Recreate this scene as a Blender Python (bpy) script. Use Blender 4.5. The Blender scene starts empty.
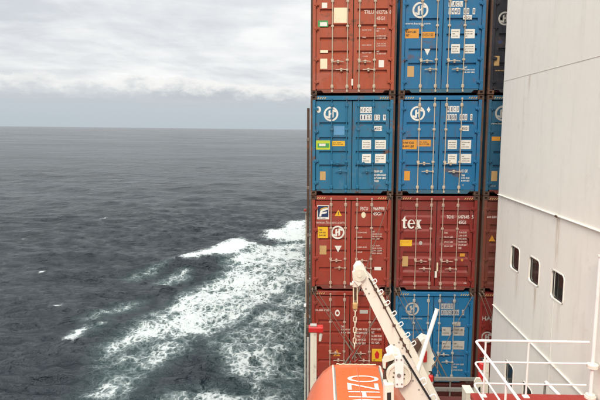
import bpy, bmesh, math, random
import numpy as np
from mathutils import Vector, Matrix, Euler

R = math.radians
S = bpy.context.scene
COL = S.collection
random.seed(7)

# ------------------------------------------------------------------ camera
CZ = 22.0                      # eye height above the sea
F = 540.0                      # focal length in photograph pixels (600 wide)
PITCH, YAW, HEEL = R(7.45), R(2.1), R(0.62)
cam_d = bpy.data.cameras.new('camera')
cam_d.sensor_width = 36.0
cam_d.lens = 36.0 * F / 600.0
cam_d.clip_end = 80000
cam = bpy.data.objects.new('camera', cam_d)
COL.objects.link(cam)
cam.location = (0, 0, CZ)
cam.rotation_euler = (R(90) - PITCH, 0, YAW)
S.camera = cam
CAMR = Euler((R(90) - PITCH, 0, YAW)).to_matrix()

# ------------------------------------------------------------------ sky, sun, exposure
SUN_EL, SUN_AZ = R(38), R(14)          # sun behind the ship, a little to port
w = bpy.data.worlds.new('World')
S.world = w
w.use_nodes = True
nt = w.node_tree
nt.nodes.clear()


class NG:
    """tiny helper for writing node graphs"""
    def __init__(s, tree): s.t = tree
    def n(s, typ, **kw):
        x = s.t.nodes.new(typ)
        for k, v in kw.items():
            if k == 'i':
                for kk, vv in v.items():
                    if isinstance(vv, bpy.types.NodeSocket): s.t.links.new(vv, x.inputs[kk])
                    else: x.inputs[kk].default_value = vv
            else: setattr(x, k, v)
        return x
    def m(s, op, a, b=0.0, c=None, clamp=False):
        i = {0: a, 1: b}
        if c is not None: i[2] = c
        x = s.n('ShaderNodeMath', operation=op, use_clamp=clamp, i=i)
        return x.outputs[0]
    def ss(s, v, lo, hi, a=0.0, b=1.0):
        x = s.n('ShaderNodeMapRange', interpolation_type='SMOOTHSTEP', clamp=True,
                i={'Value': v, 'From Min': lo, 'From Max': hi, 'To Min': a, 'To Max': b})
        return x.outputs[0]
    def mix(s, f, a, b, bt='MIX'):
        x = s.n('ShaderNodeMix', data_type='RGBA', blend_type=bt)
        for k, v in ((0, f), (6, a), (7, b)):
            if isinstance(v, bpy.types.NodeSocket): s.t.links.new(v, x.inputs[k])
            else: x.inputs[k].default_value = v if k == 0 else (tuple(v) + (1,) if len(v) == 3 else v)
        return x.outputs[2]
    def noise(s, vec, scale, detail=4, rough=0.55, dist=0.0):
        x = s.n('ShaderNodeTexNoise', i={'Vector': vec, 'Scale': scale, 'Detail': detail, 'Roughness': rough, 'Distortion': dist})
        return x.outputs[0]
    def mapping(s, vec, loc=(0, 0, 0), rot=(0, 0, 0), scale=(1, 1, 1)):
        x = s.n('ShaderNodeMapping', i={'Vector': vec, 'Location': loc, 'Rotation': rot, 'Scale': scale})
        return x.outputs[0]


g = NG(nt)
tc = g.n('ShaderNodeTexCoord').outputs['Generated']
dvec = g.mapping(tc, rot=(0, -HEEL, 0))
sep = g.n('ShaderNodeSeparateXYZ', i={0: dvec})
dx, dy, dz = sep.outputs[0], sep.outputs[1], sep.outputs[2]
el = g.m('MAXIMUM', dz, 0.0)
sky = g.n('ShaderNodeTexSky', sky_type='NISHITA', sun_disc=False, sun_elevation=SUN_EL,
          sun_rotation=R(180) + SUN_AZ, air_density=1.0, dust_density=2.0)
# cloud deck seen in perspective (a layer overhead)
den = g.m('ADD', el, 0.10)
qx = g.m('DIVIDE', dx, den)
qy = g.m('DIVIDE', dy, den)
q = g.n('ShaderNodeCombineXYZ', i={0: qx, 1: qy, 2: 0.0}).outputs[0]
n1 = g.noise(g.mapping(q, scale=(1.0, 0.75, 1)), 0.62, 7, 0.58, 0.25)
n2 = g.noise(g.mapping(q, loc=(3.1, 7.7, 0), scale=(0.7, 1.3, 1)), 1.7, 7, 0.6, 0.4)
# low bank of cumulus: az / elevation coordinates
az = g.m('ARCTAN2', dx, dy)
bank_v = g.n('ShaderNodeCombineXYZ', i={0: az, 1: g.m('MULTIPLY', el, 2.0), 2: 0.0}).outputs[0]
nb = g.noise(bank_v, 26.0, 8, 0.62, 0.2)
nb2 = g.noise(bank_v, 3.0, 4, 0.5, 0.2)
nst = g.noise(g.mapping(bank_v, loc=(5, 2, 0), scale=(1, 3.2, 1)), 3.4, 7, 0.58, 0.3)
# deck brightness
base = g.mix(g.ss(n1, 0.34, 0.62), (5.6, 5.8, 6.1), (8.6, 8.6, 8.5))
base = g.mix(g.ss(nst, 0.32, 0.58, 0.45, 0.0), base, (5.3, 5.5, 5.8))
base = g.mix(g.ss(n2, 0.45, 0.72, 0.0, 0.5), base, (8.0, 8.0, 7.9))
# overcast skies are brighter overhead
zen = g.ss(el, 0.34, 1.0, 1.0, 4.4)
base = g.mix(1.0, base, g.n('ShaderNodeCombineXYZ', i={0: zen, 1: zen, 2: zen}).outputs[0], 'MULTIPLY')
# haze under the deck, above the sea
hz = g.mix(g.ss(el, 0.0, 0.06), (4.25, 4.85, 5.3), (4.55, 5.05, 5.5))
hz = g.mix(g.ss(nb2, 0.35, 0.65, 0.0, 0.35), hz, (4.6, 4.95, 5.3))
edge = g.m('ADD', el, g.m('MULTIPLY', g.m('SUBTRACT', nst, 0.5), 0.03))
deck = g.ss(edge, 0.040, 0.070)
c = g.mix(deck, hz, base)
# cumulus bank: sharp bright top, soft grey base
top = g.m('ADD', 0.083, g.m('ADD', g.m('MULTIPLY', g.m('SUBTRACT', nb, 0.5), 0.042),
                            g.m('MULTIPLY', g.m('SUBTRACT', nb2, 0.5), 0.050)))
rel = g.m('SUBTRACT', top, el)                       # > 0 inside the bank
inside = g.m('MULTIPLY', g.ss(rel, 0.0, g.ss(nb2, 0.35, 0.6, 0.012, 0.004)), g.ss(g.m('ADD', el, g.m('MULTIPLY', g.m('SUBTRACT', nst, 0.5), 0.02)), 0.036, 0.056))
lit = g.ss(g.m('ADD', rel, g.m('MULTIPLY', g.m('SUBTRACT', nb, 0.5), 0.03)), 0.004, 0.036, 1.0, 0.0)
bank = g.mix(lit, (4.35, 4.65, 5.05), (7.9, 7.8, 7.6))
c = g.mix(g.m('MULTIPLY', inside, g.m('MULTIPLY', g.ss(nst, 0.25, 0.55, 0.55, 0.95), g.ss(az, -0.5, -0.2, 0.6, 1.0))), c, bank)
c = g.mix(0.06, c, sky.outputs[0])
# below the horizon: the sea-grey that the world has there
c = g.mix(g.ss(dz, -0.02, 0.0), (2.0, 2.2, 2.4), c)
bg = g.n('ShaderNodeBackground', i={'Color': c, 'Strength': 0.1})
g.n('ShaderNodeOutputWorld', i={'Surface': bg.outputs[0]})

sun_d = bpy.data.lights.new('sun', 'SUN')
sun_d.energy = 1.8
sun_d.angle = R(12)
sun_d.color = (1.0, 0.89, 0.74)
sun = bpy.data.objects.new('sun', sun_d)
COL.objects.link(sun)
to_sun = Vector((-math.sin(SUN_AZ) * math.cos(SUN_EL), -math.cos(SUN_AZ) * math.cos(SUN_EL), math.sin(SUN_EL)))
sun.rotation_euler = to_sun.to_track_quat('Z', 'Y').to_euler()
sun.location = (-20, -30, 70)
S.view_settings.view_transform = 'Standard'
S.view_settings.look = 'None'
S.view_settings.exposure = 0.28
S.view_settings.gamma = 1.0


# ------------------------------------------------------------------ helpers
def P(x, y, Y=None, X=None, Z=None):
    """world point where the sight line of a photograph pixel meets a plane"""
    d = CAMR @ Vector((x - 300.0, 200.0 - y, -F))
    o = Vector((0, 0, CZ))
    if Y is not None: t = Y / d.y
    elif X is not None: t = X / d.x
    else: t = (Z - CZ) / d.z
    return o + d * t


def tag(o, label=None, cat=None, group=None, kind=None):
    if label: o['label'] = label
    if cat: o['category'] = cat
    if group: o['group'] = group
    if kind: o['kind'] = kind
    return o


def thing(name, label, cat, loc=(0, 0, 0), group=None):
    o = bpy.data.objects.new(name, None)
    o.empty_display_size = 0.2
    COL.objects.link(o)
    o.location = loc
    return tag(o, label, cat, group)


class MB:
    """collects shapes and links them as ONE mesh object"""
    def __init__(s): s.v, s.f, s.sm = [], [], []
    def add(s, vs, fs, smooth=False):
        b = len(s.v)
        s.v += [tuple(v) for v in vs]
        s.f += [tuple(b + i for i in f) for f in fs]
        s.sm += [smooth] * len(fs)
        return s
    def box(s, a, b, c=0.0):
        (x0, y0, z0), (x1, y1, z1) = a, b
        x0, x1 = min(x0, x1), max(x0, x1); y0, y1 = min(y0, y1), max(y0, y1); z0, z1 = min(z0, z1), max(z0, z1)
        if c <= 0:
            vs = [(x0, y0, z0), (x1, y0, z0), (x1, y1, z0), (x0, y1, z0), (x0, y0, z1), (x1, y0, z1), (x1, y1, z1), (x0, y1, z1)]
            return s.add(vs, [(0, 3, 2, 1), (4, 5, 6, 7), (0, 1, 5, 4), (1, 2, 6, 5), (2, 3, 7, 6), (3, 0, 4, 7)])
        bm = bmesh.new()
        bmesh.ops.create_cube(bm, size=1)
        for v in bm.verts:
            v.co = Vector(((x0 + x1) / 2 + v.co.x * (x1 - x0), (y0 + y1) / 2 + v.co.y * (y1 - y0), (z0 + z1) / 2 + v.co.z * (z1 - z0)))
        bmesh.ops.bevel(bm, geom=bm.edges[:], offset=c, segments=1, affect='EDGES', profile=0.5)
        bm.verts.index_update()
        s.add([v.co[:] for v in bm.verts], [[v.index for v in f.verts] for f in bm.faces])
        bm.free()
        return s
    def tube(s, pts, r, n=8, r2=None, cap=True):
        pts = [Vector(p) for p in pts]
        rings = []
        up = None
        for i, p in enumerate(pts):
            d = (pts[min(i + 1, len(pts) - 1)] - pts[max(i - 1, 0)]).normalized()
            if up is None: up = d.orthogonal().normalized()
            a = (up - d * up.dot(d))
            a = a.normalized() if a.length > 1e-6 else d.orthogonal().normalized()
            up = a
            b = d.cross(a)
            rr = r if r2 is None else r + (r2 - r) * i / (len(pts) - 1)
            rings.append([p + (a * math.cos(2 * math.pi * k / n) + b * math.sin(2 * math.pi * k / n)) * rr for k in range(n)])
        vs = [v for rg in rings for v in rg]
        fs = [(i * n + k, i * n + (k + 1) % n, (i + 1) * n + (k + 1) % n, (i + 1) * n + k) for i in range(len(pts) - 1) for k in range(n)]
        s.add(vs, fs, True)
        if cap:
            s.add(rings[0], [tuple(reversed(range(n)))]); s.add(rings[-1], [tuple(range(n))])
        return s
    def prism(s, front, off):
        """polygon (list of points) swept by a vector"""
        off = Vector(off)
        n = len(front)
        a = [Vector(p) for p in front]
        vs = a + [p + off for p in a]
        fs = [tuple(range(n)), tuple(reversed(range(n, 2 * n)))] + [(i, n + i, n + (i + 1) % n, (i + 1) % n) for i in range(n)]
        return s.add(vs, fs)
    def disc(s, c, axis, r, t, n=24, hole=0.0):
        axis = Vector(axis).normalized(); a = axis.orthogonal().normalized(); b = axis.cross(a)
        c = Vector(c)
        ring = lambda rr, h: [c + axis * h + (a * math.cos(2 * math.pi * k / n) + b * math.sin(2 * math.pi * k / n)) * rr for k in range(n)]
        if hole <= 0:
            return s.prism(ring(r, 0), axis * t)
        vs = ring(r, 0) + ring(r, t) + ring(hole, t) + ring(hole, 0)
        fs = [(j * n + k, j * n + (k + 1) % n, ((j + 1) % 4) * n + (k + 1) % n, ((j + 1) % 4) * n + k) for j in range(4) for k in range(n)]
        return s.add(vs, fs)
    def quad(s, a, b, c, d): return s.add([a, b, c, d], [(0, 1, 2, 3)])
    def mesh(s, name, mat):
        me = bpy.data.meshes.new(name)
        me.from_pydata(s.v, [], s.f)
        me.polygons.foreach_set('use_smooth', s.sm)
        bm = bmesh.new(); bm.from_mesh(me)
        bmesh.ops.recalc_face_normals(bm, faces=bm.faces[:])
        bm.to_mesh(me); bm.free()
        if mat: me.materials.append(mat)
        me.update()
        return me
    def build(s, name, mat, parent=None, loc=(0, 0, 0), kind=None):
        return link(name, s.mesh(name, mat), parent, loc, kind)


def link(name, me, parent=None, loc=(0, 0, 0), kind=None):
    o = bpy.data.objects.new(name, me)
    COL.objects.link(o)
    o.location = loc
    if parent: o.parent = parent
    if kind: o['kind'] = kind
    return o


# ------------------------------------------------------------------ materials
def paint(name, col, rough=0.5, rust=0.25, dirt=0.3, metal=0.0, coat=0.0, rust_col=(0.13, 0.05, 0.022), streak=True, bump=0.15, scale=1.0, patch=0.0):
    m = bpy.data.materials.new(name)
    m.use_nodes = True
    t = m.node_tree; t.nodes.clear(); g = NG(t)
    pos = g.n('ShaderNodeNewGeometry').outputs['Position']
    mid = g.noise(pos, 2.3 * scale, 6, 0.6)
    fine = g.noise(pos, 14 * scale, 5, 0.6)
    vs = g.mapping(pos, scale=(7, 7, 0.55))
    st = g.noise(vs, 1.6 * scale, 5, 0.6)
    hsv = tuple(min(1, c * 0.55 + 0.02) for c in col)
    fade = tuple(min(1, c * 0.88 + 0.035) for c in col)
    c = g.mix(g.ss(mid, 0.45, 0.75, 0, 0.45), col, fade)
    c = g.mix(g.ss(st if streak else mid, 0.48, 0.75, 0, dirt), c, hsv)
    c = g.mix(g.ss(fine, 0.55, 0.75, 0, dirt * 0.5), c, hsv)
    rm = g.m('MULTIPLY', g.ss(g.m('ADD', g.m('MULTIPLY', fine, 0.5), g.m('MULTIPLY', mid, 0.6)), 0.62, 0.72), rust)
    if streak:
        rs = g.m('MULTIPLY', g.ss(g.m('ADD', g.m('MULTIPLY', st, 0.8), g.m('MULTIPLY', mid, 0.4)), 0.70, 0.82), rust * 0.8)
        rm = g.m('MAXIMUM', rm, rs)
    if patch > 0:                                    # scuffed and corroded areas with outlines of their own
        pn = g.noise(g.mapping(pos, scale=(1.0, 1.0, 0.8)), 1.1 * scale, 8, 0.68, 0.6)
        c = g.mix(g.ss(pn, 0.56, 0.66, 0, patch), c, fade)
        pn2 = g.noise(g.mapping(pos, loc=(9, 4, 2), scale=(0.8, 1.0, 1.3)), 1.7 * scale, 9, 0.72, 0.4)
        rm = g.m('MAXIMUM', rm, g.ss(pn2, 0.595, 0.66, 0, patch))
    c = g.mix(rm, c, rust_col)
    bp = g.n('ShaderNodeBump', i={'Strength': bump, 'Distance': 0.01, 'Height': g.m('ADD', fine, g.m('MULTIPLY', mid, 2.0))})
    b = g.n('ShaderNodeBsdfPrincipled', i={'Base Color': c, 'Roughness': g.ss(fine, 0.3, 0.7, rough - 0.08, rough + 0.12),
                                          'Metallic': metal, 'Coat Weight': coat, 'Coat Roughness': 0.15, 'Normal': bp.outputs[0]})
    g.n('ShaderNodeOutputMaterial', i={'Surface': b.outputs[0]})
    return m


BLUE = paint('blue_paint', (0.010, 0.135, 0.25), 0.5, 0.6, 0.6, patch=0.9)
BLUE2 = paint('bright_blue_paint', (0.007, 0.130, 0.285), 0.5, 0.45, 0.45, patch=0.6)
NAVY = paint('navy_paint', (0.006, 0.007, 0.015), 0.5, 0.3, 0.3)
ORANGE = paint('orange_red_paint', (0.35, 0.062, 0.022), 0.5, 0.5, 0.5, patch=0.9)
BLUE3 = paint('deep_shaded_blue_paint', (0.009, 0.085, 0.155), 0.5, 0.5, 0.5, patch=0.5)  # darker blue box paint, with part of the shade beside the wall coloured in
RED = paint('red_paint', (0.28, 0.036, 0.019), 0.5, 0.4, 0.4, patch=0.6)
RED2 = paint('scarlet_paint', (0.26, 0.030, 0.016), 0.5, 0.35, 0.4, patch=0.6)
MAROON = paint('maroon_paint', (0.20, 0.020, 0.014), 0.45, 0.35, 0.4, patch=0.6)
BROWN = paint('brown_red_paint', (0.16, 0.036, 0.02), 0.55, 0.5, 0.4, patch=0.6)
RUST = paint('rusty_steel', (0.075, 0.04, 0.026), 0.75, 0.8, 0.6, rust_col=(0.22, 0.075, 0.025))
BLACK = paint('black_rubber', (0.012, 0.012, 0.012), 0.6, 0.0, 0.2, streak=False)
CREAM_ROD = paint('cream_galvanised', (0.48, 0.40, 0.30), 0.5, 0.45, 0.3)
PINK_ROD = paint('weathered_galvanised', (0.43, 0.30, 0.23), 0.5, 0.5, 0.3)
GREY_ROD = paint('grey_galvanised', (0.36, 0.35, 0.32), 0.5, 0.5, 0.3)
LASH = paint('lashing_steel', (0.17, 0.13, 0.10), 0.5, 0.6, 0.3)
WALLP = paint('ship_white_paint', (0.84, 0.80, 0.715), 0.42, 0.12, 0.20, rust_col=(0.55, 0.38, 0.2), bump=0.22, scale=0.5)
WHITE = paint('white_gloss_paint', (0.74, 0.71, 0.63), 0.4, 0.5, 0.2, rust_col=(0.36, 0.18, 0.07))
RAILW = paint('rail_white_paint', (0.78, 0.77, 0.75), 0.4, 0.12, 0.08, rust_col=(0.36, 0.18, 0.07))
DIRTYW = paint('stained_white_paint', (0.66, 0.64, 0.54), 0.5, 0.4, 0.35)
DECKRED = paint('red_deck_paint', (0.30, 0.022, 0.014), 0.5, 0.2, 0.3, streak=False)
DECKDARK = paint('dark_red_deck', (0.10, 0.022, 0.016), 0.65, 0.5, 0.4, streak=False)
HULLP = paint('hull_paint', (0.03, 0.05, 0.05), 0.5, 0.4, 0.3)
STEELG = paint('grey_steel', (0.22, 0.21, 0.19), 0.55, 0.5, 0.35)
WELD = paint('stained_weld', (0.60, 0.54, 0.46), 0.6, 0.5, 0.4, rust_col=(0.2, 0.1, 0.05), streak=False, scale=2)
EXTRED = paint('signal_red_paint', (0.52, 0.02, 0.02), 0.3, 0.1, 0.15, streak=False)
BOATFADE = paint('bleached_orange_fibreglass', (0.60, 0.125, 0.045), 0.4, 0.04, 0.1, coat=0.25, bump=0.02, rust_col=(0.62, 0.34, 0.25))
BOATORG = paint('orange_fibreglass', (0.76, 0.115, 0.02), 0.32, 0.0, 0.05, coat=0.5, bump=0.02, rust_col=(0.5, 0.14, 0.06))
DECW = paint('decal_white', (0.72, 0.70, 0.64), 0.45, 0.25, 0.3, streak=False)
DECC = paint('decal_cream', (0.74, 0.67, 0.47), 0.45, 0.25, 0.25, streak=False)
DECY = paint('decal_yellow', (0.72, 0.42, 0.02), 0.45, 0.1, 0.15, streak=False)
DECO = paint('decal_orange', (0.62, 0.27, 0.03), 0.45, 0.2, 0.3, streak=False)
DECL = paint('decal_lime', (0.45, 0.55, 0.03), 0.45, 0.1, 0.15, streak=False)
DECG = paint('decal_green', (0.05, 0.28, 0.08), 0.45, 0.1, 0.15, streak=False)
DECT2 = paint('weathered_cream', (0.62, 0.55, 0.42), 0.5, 0.5, 0.3, streak=False)
DECS = paint('worn_stripe_yellow', (0.58, 0.42, 0.16), 0.5, 0.5, 0.4, streak=False)
DECB = paint('decal_navy', (0.012, 0.03, 0.10), 0.4, 0.0, 0.1, streak=False)
DECT = paint('decal_tan', (0.48, 0.30, 0.12), 0.5, 0.3, 0.35, streak=False)
DECP = paint('decal_pale_blue', (0.10, 0.28, 0.48), 0.5, 0.1, 0.4, streak=False)
DECK_ = paint('decal_black', (0.03, 0.028, 0.025), 0.5, 0.0, 0.1, streak=False)
DECF = paint('decal_faded_white', (0.62, 0.48, 0.42), 0.5, 0.25, 0.3, streak=False)
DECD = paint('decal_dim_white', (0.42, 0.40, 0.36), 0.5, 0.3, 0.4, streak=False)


def glass_mat():
    m = bpy.data.materials.new('dark_window_glass'); m.use_nodes = True
    b = m.node_tree.nodes['Principled BSDF']
    b.inputs['Base Color'].default_value = (0.02, 0.024, 0.022, 1)
    b.inputs['Roughness'].default_value = 0.06
    b.inputs['IOR'].default_value = 1.5
    return m


GLASS = glass_mat()

# ------------------------------------------------------------------ the sea
rng = np.random.default_rng(11)


def axis(lo, a, b, hi, step, gl, gr):
    mid = list(np.arange(a, b + 1e-6, step))
    left, right = [], []
    x, d = a, step
    while x > lo: d *= gl; x -= d; left.append(x)
    x, d = b, step
    while x < hi: d *= gr; x += d; right.append(x)
    return np.array(left[::-1] + mid + right)


xs = axis(-42000, -34, 1.5, 42000, 0.17, 1.045, 1.08)
ys = axis(-3000, 42, 122, 42000, 0.19, 1.09, 1.022)
X, Y = np.meshgrid(xs, ys)
DXs = np.gradient(xs)[None, :] + 0 * X
DYs = np.gradient(ys)[:, None] + 0 * X
Z = np.zeros_like(X); OX = np.zeros_like(X); OY = np.zeros_like(X)
wind = math.atan2(-1.0, -0.30)            # the wind sea runs aft and a little to port
for i in range(64):
    lam = 1.3 * (30.0 / 1.3) ** rng.random()
    th = wind + rng.normal(0, 0.50)
    k = 2 * math.pi / lam
    amp = 0.0135 * lam ** 0.60 * rng.uniform(0.4, 1.25)
    ph = rng.uniform(0, 2 * math.pi)
    kx, ky = k * math.cos(th), k * math.sin(th)
    res = np.maximum(np.abs(math.cos(th)) * DXs, np.abs(math.sin(th)) * DYs) / lam
    fade = np.clip((0.38 - res) / 0.2, 0, 1)
    a = kx * X + ky * Y + ph
    Z += amp * fade * np.sin(a)
    OX += 0.9 * amp * fade * math.cos(th) * np.cos(a)
    OY += 0.9 * amp * fade * math.sin(th) * np.cos(a)


def sea_pt(p):
    """photograph pixel -> point on the (heeled) sea plane, in the sea's own coordinates"""
    d = CAMR @ Vector((p[0] - 300.0, 200.0 - p[1], -F))
    rot = Matrix.Rotation(-HEEL, 3, 'Y')
    d2 = rot @ d; o2 = rot @ Vector((0, 0, CZ))
    t = -o2.z / d2.z
    q = o2 + d2 * t
    return (q.x, q.y)


def poly_sdf(pts):
    """signed distance (positive inside) in metres to a polygon given in world x, y"""
    n = len(pts)
    ins = np.zeros(X.shape, bool); dist = np.full(X.shape, 1e9)
    for i in range(n):
        x0, y0 = pts[i]; x1, y1 = pts[(i + 1) % n]
        ex, ey = x1 - x0, y1 - y0
        t = np.clip(((X - x0) * ex + (Y - y0) * ey) / (ex * ex + ey * ey + 1e-9), 0, 1)
        dist = np.minimum(dist, np.hypot(X - x0 - t * ex, Y - y0 - t * ey))
        cnd = ((y0 > Y) != (y1 > Y)) & (X < (x1 - x0) * (Y - y0) / (y1 - y0 + 1e-12) + x0)
        ins ^= cnd
    return np.where(ins, dist, -dist)


foam = np.zeros_like(X); aer = np.zeros_like(X)
patches = [   # outline in the photograph, density, soft edge in metres
    ([(172, 265), (190, 258), (215, 250), (240, 241), (256, 249), (240, 258), (215, 260), (190, 264)], 1.12, 3.0),
    ([(262, 240), (270, 231), (285, 226), (310, 222), (310, 244), (285, 244), (268, 242)], 1.06, 4.5),
    ([(222, 262), (245, 252), (275, 246), (312, 243), (312, 258), (262, 266), (230, 270)], 0.86, 4.0),
    ([(98, 348), (140, 322), (180, 298), (206, 280), (240, 264), (312, 252), (312, 282), (275, 296), (245, 320), (212, 332), (180, 346), (150, 346), (120, 352), (100, 362)], 0.77, 3.0),
    ([(150, 325), (185, 300), (225, 278), (262, 270), (250, 300), (222, 322), (190, 334)], 0.90, 4.0),
    ([(70, 405), (96, 386), (110, 372), (150, 348), (182, 340), (166, 362), (140, 384), (125, 405)], 0.70, 1.5),
    ([(206, 342), (250, 326), (285, 312), (306, 292), (306, 345), (288, 362), (275, 392), (256, 405), (240, 388), (222, 362)], 0.60, 2.4),
    ([(150, 405), (170, 394), (210, 392), (250, 398), (300, 396), (300, 412), (150, 412)], 0.60, 1.2),
    ([(268, 262), (308, 246), (308, 410), (262, 410), (284, 350)], 0.62, 3.5),
    ([(204, 338), (250, 318), (312, 270), (312, 330), (250, 350), (225, 352)], 0.58, 4.0),
    ([(96, 360), (150, 344), (200, 336), (190, 352), (150, 366), (110, 392), (90, 398)], 0.62, 3.0),
    ([(66, 342), (73, 333), (82, 330), (88, 332), (80, 338), (74, 343)], 1.1, 1.4),
    ([(80, 333), (104, 325), (104, 327), (82, 336)], 0.8, 1.2),
    ([(82, 320), (105, 310), (128, 303), (142, 301), (136, 308), (110, 316), (86, 323)], 0.74, 2.4),
    ([(126, 277), (145, 271), (165, 267), (150, 274), (130, 279)], 0.84, 3.0),
    ([(156, 283), (170, 276), (186, 271), (184, 277), (165, 284)], 0.92, 3.0),
    ([(38, 274.5), (46, 272.5), (46, 274), (38, 275.5)], 0.9, 0.6),
    ([(52, 308), (64, 304.5), (64, 307), (55, 309.5)], 0.85, 0.4),
    ([(20, 238), (30, 236.5), (30, 238), (20, 239)], 0.7, 1.0),
    ([(100, 218), (108, 217), (108, 218), (100, 219)], 0.7, 1.0),
]
for pts, dens, soft in patches:
    sd = poly_sdf([sea_pt(p) for p in pts])
    foam = np.maximum(foam, dens * np.clip(sd / soft + 0.5, 0, 1))
    if dens < 1.0 and soft >= 1.2:
        aer = np.maximum(aer, np.clip(sd / 3.0 + 0.6, 0, 1) * min(1, dens))
# churned water near the hull is lumpier; the two crests stand up
for pts, h in ((patches[0][0], 1.0), (patches[1][0], 0.7), (patches[11][0], 0.5)):
    sd = poly_sdf([sea_pt(p) for p in pts])
    Z += h * np.clip(sd / 6.0 + 1.0, 0, 1) ** 2
near = (np.abs(X) < 60) & (Y < 160) & (Y > 20)
lump = np.zeros_like(X)
for i in range(26):
    lam = rng.uniform(0.9, 3.2); th = rng.uniform(0, 2 * math.pi); k = 2 * math.pi / lam
    lump += 0.011 * lam * np.sin(k * (math.cos(th) * X + math.sin(th) * Y) + rng.uniform(0, 6.28))
Z += lump * np.clip(aer, 0, 1) * near
nx, ny = len(xs), len(ys)
co = np.stack([X + OX, Y + OY, Z], -1).reshape(-1, 3).astype(np.float32)
me = bpy.data.meshes.new('sea')
nf = (nx - 1) * (ny - 1)
ii = np.arange(nx * ny).reshape(ny, nx)
quads = np.stack([ii[:-1, :-1], ii[:-1, 1:], ii[1:, 1:], ii[1:, :-1]], -1).reshape(-1).astype(np.int32)
me.vertices.add(nx * ny); me.vertices.foreach_set('co', co.ravel())
me.loops.add(nf * 4); me.loops.foreach_set('vertex_index', quads)
me.polygons.add(nf)
me.polygons.foreach_set('loop_start', np.arange(0, nf * 4, 4, dtype=np.int32))
me.polygons.foreach_set('use_smooth', np.ones(nf, bool))
me.update(calc_edges=True)
for nm, arr in (('foam', foam), ('aerated', aer)):
    at = me.attributes.new(nm, 'FLOAT', 'POINT')
    at.data.foreach_set('value', arr.ravel().astype(np.float32))


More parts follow.
